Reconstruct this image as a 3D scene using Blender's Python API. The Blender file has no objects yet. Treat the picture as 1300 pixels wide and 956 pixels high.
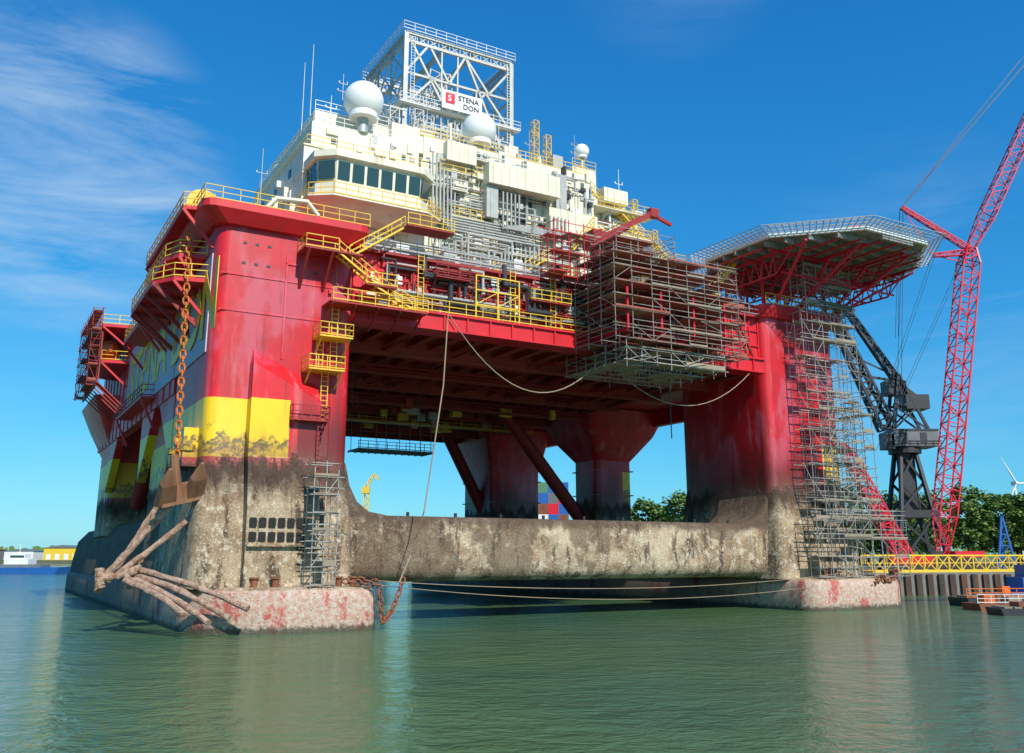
import bpy, bmesh, math, random
from mathutils import Vector, Matrix, noise as mnoise
R=random.Random(7)
scene=bpy.context.scene
scene.view_settings.view_transform='Standard'
scene.view_settings.look='None'
scene.view_settings.exposure=0
COL=scene.collection

# ---------------------------------------------------------------- materials
class G:
    def __init__(s,name):
        s.m=bpy.data.materials.new(name); s.m.use_nodes=True
        s.t=s.m.node_tree; s.b=s.t.nodes['Principled BSDF']
        s.tc=s.t.nodes.new('ShaderNodeTexCoord').outputs['Object']
        s._xyz=None
    def put(s,sock,v):
        if isinstance(v,bpy.types.NodeSocket): s.t.links.new(v,sock)
        elif isinstance(v,(tuple,list)):
            sock.default_value=tuple(v)+((1,) if len(v)==3 and sock.type=='RGBA' else ())
        else: sock.default_value=v
    def math(s,op,a,b=0.0,c=False):
        n=s.t.nodes.new('ShaderNodeMath'); n.operation=op; n.use_clamp=c
        s.put(n.inputs[0],a); s.put(n.inputs[1],b); return n.outputs[0]
    def noise(s,scale,detail=4,rough=.55,st=None,dist=0):
        v=s.tc
        if st:
            mp=s.t.nodes.new('ShaderNodeMapping'); s.put(mp.inputs['Vector'],v); mp.inputs['Scale'].default_value=st; v=mp.outputs[0]
        n=s.t.nodes.new('ShaderNodeTexNoise'); s.put(n.inputs['Vector'],v)
        n.inputs['Scale'].default_value=scale; n.inputs['Detail'].default_value=detail
        n.inputs['Roughness'].default_value=rough; n.inputs['Distortion'].default_value=dist
        return n.outputs[0]
    def mr(s,v,a,b,c=0.0,d=1.0):
        n=s.t.nodes.new('ShaderNodeMapRange'); n.interpolation_type='SMOOTHSTEP'
        s.put(n.inputs[0],v); n.inputs[1].default_value=a; n.inputs[2].default_value=b; n.inputs[3].default_value=c; n.inputs[4].default_value=d
        return n.outputs[0]
    def mix(s,f,a,b):
        n=s.t.nodes.new('ShaderNodeMix'); n.data_type='RGBA'; n.clamp_factor=True
        s.put(n.inputs[0],f); s.put(n.inputs[6],a); s.put(n.inputs[7],b); return n.outputs[2]
    def xyz(s):
        if not s._xyz:
            n=s.t.nodes.new('ShaderNodeSeparateXYZ'); s.put(n.inputs[0],s.tc); s._xyz=n.outputs
        return s._xyz
    def done(s,col,rough=.5,metal=0,bump=None,bstr=.3,bdist=.05):
        s.put(s.b.inputs['Base Color'],col); s.put(s.b.inputs['Roughness'],rough); s.put(s.b.inputs['Metallic'],metal)
        if bump is not None:
            n=s.t.nodes.new('ShaderNodeBump'); n.inputs['Strength'].default_value=bstr; n.inputs['Distance'].default_value=bdist
            s.put(n.inputs['Height'],bump); s.t.links.new(n.outputs[0],s.b.inputs['Normal'])
        return s.m

def paint(name,c,rough=.5,rust=.12,var=.35,metal=0.0,scale=.6,rc=(.15,.06,.03)):
    g=G(name)
    n1=g.noise(scale,5); n2=g.noise(1.2,5,.6,(1,1,.13)); n3=g.noise(5*scale,4)
    dark=tuple(x*.6 for x in c)
    col=g.mix(g.mr(n1,.35,.7,0,var),c,dark)
    col=g.mix(g.mr(n3,.5,.75,0,var*.6),col,tuple(min(1,x*.75+.05) for x in c))
    col=g.mix(g.mr(n2,.72-rust,.82-rust*.6,0,min(1,rust*3.2)),col,rc)
    return g.done(col,rough,metal)

M={}
M['red']=paint('red_paint',(.66,.014,.022),.45,.13,.4)
M['redd']=paint('dark_red_paint',(.34,.02,.02),.6,.16,.4)
M['redb']=paint('crane_red_paint',(.70,.012,.035),.45,.03,.2)
M['under']=paint('underside_brown_red',(.42,.055,.035),.7,.22,.5)
M['yel']=paint('yellow_paint',(.84,.55,.04),.45,.1,.3)
M['cream']=paint('cream_paint',(.78,.73,.56),.5,.14,.3,rc=(.36,.22,.12))
M['white']=paint('white_paint',(.78,.78,.75),.5,.05,.2)
M['dome']=paint('radome_white',(.82,.82,.8),.4,.0,.08)
M['galv']=paint('galvanised_steel',(.44,.45,.44),.45,.06,.4,.3)
M['derr']=paint('derrick_galvanised_cream',(.52,.51,.46),.5,.12,.4,.3)
M['pipe']=paint('light_grey_pipe',(.50,.50,.45),.4,.16,.45,.2)
M['dark']=paint('dark_steel',(.035,.035,.04),.5,.08,.4)
M['dgrey']=paint('dark_grey_cladding',(.16,.17,.18),.5,.08,.4)
M['black']=paint('slot_depth_black',(.012,.011,.011),.8,.0,.3)  # painted darkness inside the flood slots
M['rust']=paint('rusty_steel',(.26,.09,.045),.8,.2,.6)
M['orust']=paint('orange_rusty_chain',(.60,.17,.03),.8,.12,.5)
M['orange']=paint('orange_paint',(.75,.16,.03),.45,.05,.2)
M['plank']=paint('scaffold_planks',(.33,.27,.19),.8,.0,.6)
M['rplank']=paint('reddish_scaffold_planks',(.36,.10,.065),.8,.1,.6)
M['tube']=paint('scaffold_tube',(.46,.43,.38),.45,.22,.55,.2)
M['tubeb']=paint('brownish_scaffold_tube',(.36,.30,.25),.5,.25,.6,.2)
M['blue']=paint('blue_paint',(.02,.13,.45),.45,.08,.3)
M['green']=paint('green_cladding',(.10,.25,.13),.6,.03,.2)
M['rope']=paint('pale_rope',(.36,.27,.18),.9,.0,.4)
M['brnz']=paint('fouled_anchor_steel',(.30,.14,.07),.9,.25,.7)
M['lav']=paint('faded_lavender_paint',(.50,.42,.52),.6,.1,.4)
M['conc']=paint('quay_concrete',(.22,.21,.19),.9,.1,.5,rc=(.08,.06,.04))
M['quayd']=paint('quay_sheet_pile',(.06,.05,.04),.9,.3,.5)
M['bark']=paint('tree_bark',(.09,.065,.045),.9,.0,.5)
M['ink']=paint('sign_lettering_ink',(.02,.02,.03),.5,.0,.1)
M['logo']=paint('logo_red',(.7,.01,.04),.5,.0,.1)
g=G('dark_glass'); M['glass']=g.done((.03,.07,.075),.08)
g=G('grating'); M['grate']=g.done(g.mix(g.mr(g.noise(2,3),.4,.6),(.24,.21,.19),(.36,.32,.28)),.7)
g=G('encrusted_steel'); n=g.noise(2.2,6,.7); n5=g.noise(9,4,.7)
c=g.mix(g.mr(n,.4,.6),(.60,.40,.29),(.32,.17,.10)); c=g.mix(g.mr(n5,.55,.65,0,.7),c,(.72,.62,.5)); c=g.mix(g.mr(n5,.42,.34,0,.8),c,(.10,.05,.03))
M['bone']=g.done(c,.95,0,n5,1,.15)

def foulcol(g,light=0.0):
    n1=g.noise(.35,6,.65); n2=g.noise(1.3,7,.72); n3=g.noise(.9,6,.7,(1,1,.22)); n4=g.noise(6,4,.75); n6=g.noise(.6,6,.7)
    c=g.mix(g.mr(n1,.38,.62),(.50+light,.38+light,.235+light*.8),(.30,.20,.115))
    c=g.mix(g.mr(n3,.51,.61,0,.88),c,(.07,.042,.024))
    c=g.mix(g.mr(n6,.55,.65,0,.45),c,(.33,.14,.06))
    c=g.mix(g.mr(n2,.53,.63,0,.9),c,(.66,.56,.41))
    c=g.mix(g.mr(n4,.55,.65,0,.8),c,(.76,.70,.58))
    c=g.mix(g.mr(n4,.41,.32,0,.9),c,(.05,.033,.02))
    return c,n2,n4
def hull():
    g=G('weathered_shaded_hull_paint'); x,y,z=g.xyz()
    nb=g.noise(.45,5,.6); ns=g.noise(.8,6,.6,(1,1,.1)); nf=g.noise(3.2,5,.65); nbig=g.noise(.2,4,.6,(1,1,.5))
    red=g.mix(g.mr(nb,.35,.65,0,.6),(.70,.014,.024),(.54,.014,.022))
    red=g.mix(g.mr(nbig,.50,.60,0,.55),red,(.66,.15,.22))
    red=g.mix(g.mr(ns,.54,.68,0,.65),red,(.24,.02,.02))
    red=g.mix(g.mr(ns,.44,.28,0,.5),red,(.72,.26,.27))
    red=g.mix(g.mr(nf,.61,.70,0,.6),red,(.18,.05,.03))
    for ax,per in ((z,3.1),(x,2.9),(y,3.1)):
        fr=g.math('FRACT',g.math('DIVIDE',ax,per))
        red=g.mix(g.mr(g.math('ABSOLUTE',g.math('SUBTRACT',fr,.5)),.492,.498,0,.22),red,(.14,.01,.01))
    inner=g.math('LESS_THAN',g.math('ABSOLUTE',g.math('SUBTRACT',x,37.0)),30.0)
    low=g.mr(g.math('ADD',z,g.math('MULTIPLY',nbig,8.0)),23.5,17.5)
    red=g.mix(g.math('MULTIPLY',g.math('MULTIPLY',inner,low),.8),red,(.09,.018,.016))  # shade below the deck painted into the red of the inner faces
    outer=g.math('GREATER_THAN',g.math('ABSOLUTE',g.math('SUBTRACT',x,37.0)),30.7)
    band=g.math('MULTIPLY',g.math('GREATER_THAN',z,12.9),g.math('LESS_THAN',z,17.5))
    band=g.math('MULTIPLY',band,outer)
    yel=g.mix(g.mr(nb,.4,.65,0,.4),(.90,.58,.015),(.74,.44,.03))
    yel=g.mix(g.mr(ns,.57,.70,0,.75),yel,(.36,.22,.05))
    wav=g.math('ADD',z,g.math('MULTIPLY',g.noise(.55,4,.6),-5.0))
    ss=g.math('MULTIPLY',g.mr(wav,12.2,11.9),g.mr(wav,10.9,11.4))
    yel=g.mix(g.math('MULTIPLY',g.math('MULTIPLY',ss,g.mr(nf,.36,.55)),.85),yel,(.06,.06,.05))
    col=g.mix(band,red,yel)
    f,n2,n4=foulcol(g)
    zz=g.math('ADD',z,g.math('MULTIPLY',g.math('SUBTRACT',ns,.5),5.0))
    zz=g.math('ADD',zz,g.math('MULTIPLY',g.math('SUBTRACT',nf,.5),2.0))
    f=g.mix(g.mr(zz,9.0,11.8,0,.92),f,(.06,.03,.02))
    col=g.mix(g.mr(zz,14.6,12.9,0,.6),col,(.16,.06,.04))
    col=g.mix(g.mr(zz,13.1,12.2),col,f)
    return g.done(col,g.mr(zz,13,12,.42,.9),0,g.math('MULTIPLY',n4,g.mr(zz,13,12)),.9,.16)
M['hull']=hull()
def pontoonmat():
    g=G('fouled_shaded_pontoon'); x,y,z=g.xyz()
    f,n2,n4=foulcol(g,.03)
    nr=g.noise(.5,6,.7,(1,1,.6)); nq=g.noise(2.5,5,.7)
    pink=g.mix(g.mr(nq,.42,.6),(.54,.33,.23),(.62,.50,.41))
    pink=g.mix(g.mr(nr,.53,.61,0,.85),pink,(.52,.08,.07))
    pink=g.mix(g.mr(n4,.58,.66,0,.8),pink,(.74,.68,.58))
    pink=g.mix(g.mr(n4,.42,.33,0,.85),pink,(.14,.07,.045))
    side=g.mr(g.math('ADD',y,g.math('MULTIPLY',nq,12.0)),6.0,30.0,0,.82)  # mask for the shaded flank, painted darker over the fouling colours
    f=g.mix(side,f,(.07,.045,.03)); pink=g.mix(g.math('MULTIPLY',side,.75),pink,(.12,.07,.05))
    col=g.mix(g.mr(z,3.1,2.9),f,pink)
    zz=g.math('ADD',z,g.math('MULTIPLY',nq,1.2))
    col=g.mix(g.mr(zz,1.25,.8,0,.85),col,(.05,.06,.035))
    return g.done(col,.9,0,n4,.9,.14)
M['pont']=pontoonmat()
g=G('fouled_beam'); f,n2,n4=foulcol(g,.07); x,y,z=g.xyz()
nb=g.noise(.12,5,.65)
f=g.mix(g.mr(g.math('ADD',z,g.math('MULTIPLY',g.noise(.8,4),1.5)),8.4,9.4,0,.8),f,(.07,.04,.03))
f=g.mix(g.mr(nb,.5,.55,0,.65),f,(.10,.06,.035))
M['beam']=g.done(f,.92,0,n4,.9,.14)

# ---------------------------------------------------------------- mesh builder
class MB:
    def __init__(s): s.v=[]; s.f=[]; s.mi=[]
    def add(s,vs,fs,m=0):
        o=len(s.v); s.v.extend(vs); s.f.extend([tuple(i+o for i in f) for f in fs]); s.mi.extend([m]*len(fs))
    def box(s,x0,x1,y0,y1,z0,z1,m=0):
        s.add([(x0,y0,z0),(x1,y0,z0),(x1,y1,z0),(x0,y1,z0),(x0,y0,z1),(x1,y0,z1),(x1,y1,z1),(x0,y1,z1)],
              [(0,3,2,1),(4,5,6,7),(0,1,5,4),(1,2,6,5),(2,3,7,6),(3,0,4,7)],m)
    def ring(s,c,d,r,n):
        d=Vector(d).normalized(); up=Vector((0,0,1)) if abs(d.z)<.95 else Vector((1,0,0))
        x=d.cross(up).normalized(); y=x.cross(d); c=Vector(c)
        return [tuple(c+x*(r*math.cos(2*math.pi*(i+.5)/n))+y*(r*math.sin(2*math.pi*(i+.5)/n))) for i in range(n)]
    def beam(s,p,q,r,n=4,m=0,r2=None):
        d=Vector(q)-Vector(p)
        if d.length<1e-5: return
        s.loft([s.ring(p,d,r,n),s.ring(q,d,r2 if r2 is not None else r,n)],m)
    def tube(s,pts,r,n=6,m=0,rr=None,jit=0):
        rs=[]
        for i,p in enumerate(pts):
            a=Vector(pts[max(i-1,0)]); b=Vector(pts[min(i+1,len(pts)-1)])
            rs.append(s.ring(p,b-a,r*(1+(rr.uniform(-jit,jit) if rr else 0)),n))
        s.loft(rs,m)
    def pipe(s,pts,r,n=6,m=0):
        for p,q in zip(pts[:-1],pts[1:]):
            d=(Vector(q)-Vector(p)).normalized()*r*.7
            s.beam(tuple(Vector(p)-d),tuple(Vector(q)+d),r,n,m)
    def loft(s,rings,m=0,cap=True):
        n=len(rings[0]); vs=[p for r in rings for p in r]; fs=[]
        for k in range(len(rings)-1):
            for i in range(n):
                j=(i+1)%n; fs.append((k*n+i,k*n+j,(k+1)*n+j,(k+1)*n+i))
        if cap: fs.append(tuple(range(n))[::-1]); fs.append(tuple((len(rings)-1)*n+i for i in range(n)))
        s.add(vs,fs,m)
    def cyl(s,c,r,h,n=16,m=0,r2=None):
        s.beam(c,(c[0],c[1],c[2]+h),r,n,m,r2)
    def sphere(s,c,r,m=0,n=20,h=12,sz=1):
        rings=[]
        for k in range(1,h):
            t=math.pi*k/h
            rings.append([(c[0]+r*math.sin(t)*math.cos(2*math.pi*i/n),c[1]+r*math.sin(t)*math.sin(2*math.pi*i/n),c[2]-r*sz*math.cos(t)) for i in range(n)])
        s.loft(rings,m)
    def prism(s,poly,axis,lo,hi,m=0):
        def mk(u,w,t): return (t,u,w) if axis=='x' else (u,t,w) if axis=='y' else (u,w,t)
        s.loft([[mk(u,w,lo) for u,w in poly],[mk(u,w,hi) for u,w in poly]],m)
    def rail(s,pts,h=1.1,sp=1.6,r=.04,m=0,close=False):
        if close: pts=list(pts)+[pts[0]]
        for p,q in zip(pts[:-1],pts[1:]):
            L=(Vector(q)-Vector(p)).length; n=max(1,int(round(L/sp)))
            for i in range(n+1):
                c=Vector(p).lerp(Vector(q),i/n); s.beam(c,c+Vector((0,0,h)),r,4,m)
            for hh in (h,h*.55,.12):
                s.beam((p[0],p[1],p[2]+hh),(q[0],q[1],q[2]+hh),r*(1.0 if hh>.2 else 1.3),4,m)
    def stair(s,p,q,w=.9,m=0,mr=0,rail=True,side=(0,1,0)):
        p=Vector(p);q=Vector(q);sd=Vector(side).normalized()*w
        for o in (Vector((0,0,0)),sd):
            s.beam(p+o,q+o,.11,4,m)
            if rail:
                u=Vector((0,0,1.05)); s.beam(p+o+u,q+o+u,.045,4,mr); s.beam(p+o+u*.5,q+o+u*.5,.035,4,mr)
                n=max(2,int((q-p).length/1.3))
                for i in range(n+1):
                    c=p.lerp(q,i/n)+o; s.beam(c,c+u,.035,4,mr)
        n=max(3,int(abs(q.z-p.z)/.25))
        for i in range(n):
            c=p.lerp(q,(i+.5)/n); s.beam(c,c+sd,.09,4,m)
    def ladder(s,p,h,w=.5,m=0,dirx=(1,0,0)):
        p=Vector(p);d=Vector(dirx)*w
        s.beam(p,p+Vector((0,0,h)),.045,4,m); s.beam(p+d,p+d+Vector((0,0,h)),.045,4,m)
        for i in range(int(h/.4)):
            c=p+Vector((0,0,.4*i+.2)); s.beam(c,c+d,.03,4,m)
    def lattice(s,p,q,w,n,r=.1,rd=.06,m=0,w2=None,up=(0,1,0)):
        p=Vector(p);q=Vector(q);d=(q-p).normalized(); x=d.cross(Vector(up)).normalized(); y=x.cross(d).normalized()
        w2=w if w2 is None else w2
        def cs(t):
            ww=(w+(w2-w)*t)/2; c=p.lerp(q,t)
            return [c+x*ww*a+y*ww*b for a,b in ((1,1),(-1,1),(-1,-1),(1,-1))]
        for i in range(n):
            A=cs(i/n);B=cs((i+1)/n)
            for k in range(4):
                j=(k+1)%4
                s.beam(A[k],B[k],r,4,m)
                s.beam(A[k],A[j],rd,4,m)
                if (i+k)%2: s.beam(A[k],B[j],rd,4,m)
                else: s.beam(A[j],B[k],rd,4,m)
        E=cs(1)
        for k in range(4): s.beam(E[k],E[(k+1)%4],rd,4,m)
    def obj(s,name,mats,parent=None,origin=(0,0,0),smooth=False,recalc=True,label=None,kind=None):
        me=bpy.data.meshes.new(name); ox,oy,oz=origin
        me.from_pydata([(p[0]-ox,p[1]-oy,p[2]-oz) for p in s.v],[],s.f)
        if not isinstance(mats,(list,tuple)): mats=[mats]
        for x in mats: me.materials.append(M[x] if isinstance(x,str) else x)
        me.polygons.foreach_set('material_index',s.mi)
        if recalc:
            bm=bmesh.new(); bm.from_mesh(me); bmesh.ops.recalc_face_normals(bm,faces=bm.faces); bm.to_mesh(me); bm.free()
        if smooth:
            me.polygons.foreach_set('use_smooth',[True]*len(me.polygons))
            try: me.set_sharp_from_angle(angle=math.radians(35))
            except Exception: pass
        me.update()
        o=bpy.data.objects.new(name,me); COL.objects.link(o)
        if parent: o.parent=parent
        if label: o['label']=label
        if kind: o['kind']=kind
        return o
def thing(name,label,cat,loc=(0,0,0),rz=0,group=None):
    e=bpy.data.objects.new(name,None); COL.objects.link(e); e.location=loc; e.rotation_euler=(0,0,rz)
    e['label']=label; e['category']=cat
    if group: e['group']=group
    return e
def solo(o,label,cat):
    o['label']=label; o['category']=cat
    return o
TH=math.radians(30); P0=Vector((-23.6,70,0)); CA,SA=math.cos(TH),math.sin(TH)
def W(a,b,z): return (P0.x+a*CA-b*SA, P0.y+a*SA+b*CA, z)
def text(name,body,size,mat,parent,mtx,ext=.03,off=.02):
    cu=bpy.data.curves.new(name,'FONT'); cu.body=body; cu.size=size; cu.extrude=ext; cu.offset=off; cu.resolution_u=3
    t=bpy.data.objects.new(name+'_src',cu); COL.objects.link(t)
    bpy.context.view_layer.update()
    me=bpy.data.meshes.new_from_object(t.evaluated_get(bpy.context.evaluated_depsgraph_get()))
    bpy.data.objects.remove(t,do_unlink=True)
    me.transform(mtx); me.materials.clear(); me.materials.append(M[mat]); me.name=name
    o=bpy.data.objects.new(name,me); COL.objects.link(o); o.parent=parent; return o
def rrect(x0,x1,y0,y1,z,r,n=5):
    rs=r if isinstance(r,(tuple,list)) else (r,)*4
    pts=[]
    for (cx,cy,a0,rr) in ((x1-rs[0],y1-rs[0],0,rs[0]),(x0+rs[1],y1-rs[1],90,rs[1]),(x0+rs[2],y0+rs[2],180,rs[2]),(x1-rs[3],y0+rs[3],270,rs[3])):
        for i in range(n+1):
            t=math.radians(a0+90*i/n); pts.append((cx+rr*math.cos(t),cy+rr*math.sin(t),z))
    return pts
CNT={}; OVER={}
def item(name,mats,par,fn,k):
    key=(par.name,name); CNT[key]=CNT.get(key,0)+1
    if CNT[key]<=95:
        m=MB(); fn(m,0); m.obj(name,[mats[k]],par)
    else:
        if key not in OVER: OVER[key]=(MB(),[],par,name)
        m,ml,_,_=OVER[key]
        if mats[k] not in ml: ml.append(mats[k])
        fn(m,ml.index(mats[k]))
def flush():
    for m,ml,par,name in OVER.values(): m.obj(name,ml,par,kind='stuff')

# ================================================================ RIG
XR=59.5; XR2=71.0
rig=thing('drilling_rig','huge red semi-submersible drilling rig with cream accommodation block, afloat','oil rig',P0,TH)
def P(mb,name,mats,smooth=False,parent=rig,label=None,kind=None): return mb.obj(name,mats,parent,(0,0,0),smooth,True,label,kind)
for side in (0,1):
    x0,x1=(-.5,13.3) if side==0 else (59.8,77)
    m=MB(); rings=[]
    for z,i in ((-4,1.4),(-1.5,.35),(.0,0),(2.3,0),(2.85,.12),(3.12,.4),(3.2,.8)):
        rf=(4,4,7,1.8) if side==0 else (4,4,1.8,6)
        rings.append(rrect(x0+i,x1-i,-4.4+i,98-i,z,rf,9))
    m.loft(rings)
    po=P(m,'pontoon',['pont'],True,label='barnacle-encrusted pontoon with pinkish-red antifouling showing through')
    m=MB(); rings=[]
    u0,u1=(.1,12.2) if side==0 else (60,74)
    for z,i in ((3.1,-.2),(5,0),(7.6,.5),(9.2,1.8)):
        rings.append(rrect(u0+i,u1-i,2+i,96-i,z,2.5,5))
    m.loft(rings); m.obj('pontoon_upper_body',['pont'],po,(0,0,0),True)
    for a,b in ((x0+4.5,-2.2),(x0+6,-2.5),(x1-3,-2.8),(x1-1.8,-2.6)):
        m=MB(); m.beam((a,b,3.15),(a,b,3.85),.25,10); m.cyl((a,b,3.8),.36,.12,10)
        m.obj('bollard',['rust'],po)
def column(x0,x1,y0,y1,near,label,fl=(1.6,3)):
    m=MB(); rings=[]
    if near: prof=[(3.1,.5,1.3),(6,.35,1.2),(9,.2,.9),(11.5,.05,.3),(13,0,0),(20,0,0),(31.8,0,0)]
    else: prof=[(8,0,0),(13,0,0),(16,0,0),(19,0,0),(22.5,fl[0],fl[0]),(26,fl[1],fl[1])]
    for z,i,j in prof: rings.append(rrect(x0-i,x1+i,y0-j,y1+j,z,1.1 if near else .9,4))
    m.loft(rings)
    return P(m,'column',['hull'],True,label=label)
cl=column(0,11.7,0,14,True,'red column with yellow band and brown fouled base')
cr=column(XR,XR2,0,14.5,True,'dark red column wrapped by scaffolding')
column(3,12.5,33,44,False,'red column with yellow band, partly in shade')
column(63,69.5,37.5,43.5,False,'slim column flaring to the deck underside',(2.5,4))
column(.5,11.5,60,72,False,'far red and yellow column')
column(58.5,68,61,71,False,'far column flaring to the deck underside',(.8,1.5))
m=MB()
for z in (14,17.5): m.box(62.9,69.6,37.4,43.6,z,z+.15); m.box(58.4,68.1,60.9,71.1,z,z+.15)
P(m,'column_band',['hull'],kind='stuff')
m=MB()
m.loft([[(3.2,-2.1,3.1),(8.8,-2.1,3.1),(8.8,.3,3.1),(3.2,.3,3.1)],[(3.2,-2.0,9),(8.8,-2.0,9),(8.8,.3,9),(3.2,.3,9)],[(3.2,-1.2,13),(8.8,-1.2,13),(8.8,.3,13),(3.2,.3,13)],
        [(3.2,-1.1,20.3),(8.8,-1.1,17.5),(8.8,.3,17.5),(3.2,.3,20.3)],[(3.4,-.05,21.6),(8.8,-.05,19.0),(8.8,.3,19.0),(3.4,.3,21.6)]])
spn=m.obj('column_sponson',['hull'],cl)
for r_ in range(2):
    for i in range(6):
        m=MB(); a=3.4+i*.72; z=6.5+r_*1.05
        m.prism([(a+.06,z),(a+.5,z),(a+.56,z+.1),(a+.56,z+.62),(a+.5,z+.72),(a+.06,z+.72),(a,z+.62),(a,z+.1)],'y',-2.125,-2.03); m.obj('flood_slot',['black'],cl)  # black plates painted as the unlit depth of the slots
m=MB(); m.box(3.25,8.8,-2.45,-2.03,6.15,6.27)
m.obj('slot_ledge',['beam'],cl)
def crossbeam(y0,y1):
    m=MB(); rings=[]
    def ring(a,zt,grow):
        pts=[]; y0_,y1_=y0-grow,y1+grow; z0=3.3; r=1.5
        for (cy,cz,a0,rr) in ((y1_-r,zt-.5,0,.5),(y0_+.5,zt-.5,90,.5),(y0_+r,z0+r,180,r),(y1_-r,z0+r,270,r)):
            for i in range(5):
                t=math.radians(a0+90*i/4); pts.append((a,cy+rr*math.cos(t),cz+rr*math.sin(t)))
        return pts
    for a,zt,gr in ((11,13.8,.6),(11.75,13,.6),(12.2,11.3,.5),(13,9.9,.35),(14.2,9.1,.15),(16,8.8,0),(30,8.8,0),(45,8.8,0),(56,8.8,0),(57.5,9.2,.1),(58.7,10,.3),(59.3,11.3,.5),(59.8,13,.6)):
        rings.append(ring(a,zt,gr))
    m.loft(rings); return P(m,'cross_beam',['beam'],True,label='crusty brown horizontal brace between the pontoons')
cbm=crossbeam(1.2,9.0); crossbeam(62,69)
for i in range(9):
    m=MB(); m.cyl((18+i*4.6,2.0,8.75),.14,.4,8); m.obj('beam_stud',['dark'],cbm)
for p,q in (((49.5,41,25.5),(63.5,41,9.5)),((52,65,25.5),(61,65,9.5)),((24,66,25.5),(11,66,9.5)),((21,41,25.5),(12,41,12)),((4,46,22.5),(4,58,12)),((3,15,24),(3,31,11))):
    m=MB(); m.beam(p,q,.95,14); P(m,'diagonal_brace',['redd'],True)
# suspended work platform under the deck
m=MB(); m.box(29,40,44,48,19.3,19.5)
for i in range(12): m.beam((29+i,43.9,19.3),(29+i,48.1,19.3),.1)
m.rail([(29,44,19.5),(40,44,19.5)],1.0,1.4,.05)
for a in (29.3,33,36.5,39.7):
    for b in (44.2,47.8): m.beam((a,b,19.4),(a,b,25.2),.05)
P(m,'suspended_platform',['dgrey'])

# ---------------- deck box
m=MB(); m.box(1,XR2-.1,2.2,72,26.2,31.7)
deck=P(m,'deck_box',['red'],label='red main deck hull')
m=MB()
m.box(12,XR,2.25,71.8,26.0,26.18)
a=13.5
while a<XR:
    m.box(a,a+.12,2.4,71,25.35,26.0); m.box(a-.25,a+.37,2.4,71,25.3,25.42); a+=2.4
for b in (9,18,27,36,45,54,63,70):
    m.box(12,XR,b,b+.35,24.5,26.0); m.box(12,XR,b-.25,b+.6,24.4,24.55)
m.obj('underside_girders',['under'],deck)
m=MB()
m.rail([(14,47,23.7),(58,47,23.7)],1.0,2.5,.04); m.box(14,58,47,48.2,23.6,23.7)
for i in range(12): m.beam((14+i*4,47,23.6),(14+i*4,47,25),.05)
m.obj('underside_walkway',['yel'],deck)
m=MB()
m.rail([(14,33,23.9),(58,33,23.9)],1.0,2.5,.04); m.box(14,58,33,34.2,23.8,23.9)
for i in range(12): m.beam((14+i*4,33,23.8),(14+i*4,33,25),.05)
m.obj('underside_walkway',['under'],deck)
r=random.Random(61)
for i in range(30):
    m=MB(); a=r.uniform(16,54); b=r.uniform(30,56); m.box(a,a+r.uniform(.5,1.8),b,b+r.uniform(.4,1.2),23.9-r.random()*.5,24.7); m.obj('underside_equipment',[r.choice(('yel','galv','under','yel'))],deck)
m=MB()
for i in range(20):
    a=r.uniform(16,57); m.beam((a,r.uniform(3,14),24.9),(a+r.uniform(-3,3),r.uniform(30,66),24.9),r.uniform(.07,.16),6)
for i in range(10):
    b=r.uniform(4,40); m.beam((r.uniform(13,25),b,24.7),(r.uniform(35,58),b,24.7),r.uniform(.06,.14),6)
m.obj('underside_pipes',['redd'],deck,kind='stuff')
m=MB()
m.box(11.75,XR-.05,-.1,2.2,25.2,26.5); m.box(11.75,XR-.05,-.35,2.2,26.5,26.7)
for i in range(20): m.box(13+i*2.35,13.15+i*2.35,-.28,-.1,25.25,26.5)
m.box(11.75,XR-.05,-.3,2.2,25.05,25.2)
m.obj('front_girder',['red'],deck)
m=MB(); m.box(11.75,XR-.05,.75,2.19,26.7,31.45)
a=12.6
while a<XR: m.box(a,a+.14,.6,.75,26.7,31.4); a+=1.3
for z in (28.2,29.9): m.box(11.75,XR-.05,.56,.75,z,z+.14)
m.obj('front_wall',['red'],deck)
m=MB(); m.box(11.75,XR-.05,.1,2.3,31.45,31.72)
a=14.2
while a<XR: m.prism([(.1,31.1),(.1,31.45),(.75,31.45),(.75,30.3)],'x',a,a+.15); a+=3.9
m.obj('upper_walkway',['redd'],deck)
m=MB()
m.box(-.05,1.0,14.1,72,19.8,32.0); m.box(-.35,1.2,14.2,72,31.6,32.2)
m.prism([(14,13.0),(14,19.8),(22,19.8)],'x',.1,1.0)
m.prism([(32.5,13.0),(25,19.8),(32.5,19.8)],'x',.1,1.0)
m.prism([(60,13.5),(60,19.8),(52,19.8)],'x',.1,1.0)
for i in range(17): m.box(-.16,-.05,16+i*3.3,16.15+i*3.3,19.8,31.6)
shell=m.obj('side_shell',['hull'],deck)
m=MB(); m.box(-.12,-.02,1.2,14.0,21.2,29.4); m.box(-.2,-.06,14.2,45,21.2,29.4)
nf=m.obj('name_field',['lav'],deck,label='faded lavender-white panel carrying the painted name')
mt=Matrix.Translation((-.24,42.5,22.6))@Matrix(((0,0,-1,0),(-1,0,0,0),(0,1,0,0),(0,0,0,1)))
text('name_lettering','STENA DON',8.0,'yel',nf,mt,.03,.14)
m=MB(); m.loft([rrect(-.4,12.2,-.5,14.4,31.6,1,3),rrect(-1.6,12.6,-1.3,15,32.6,1,3),rrect(-1.6,12.6,-1.3,15,33.2,1,3)])
m.obj('column_cap',['red'],cl)
m=MB()
for z in (28.5,30.2):
    for a in (2,3,4,7,8,9): m.box(a,a+.3,-.04,.02,z,z+.2,0)
m.obj('column_vent_holes',['dark'],cl,kind='stuff')
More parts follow.
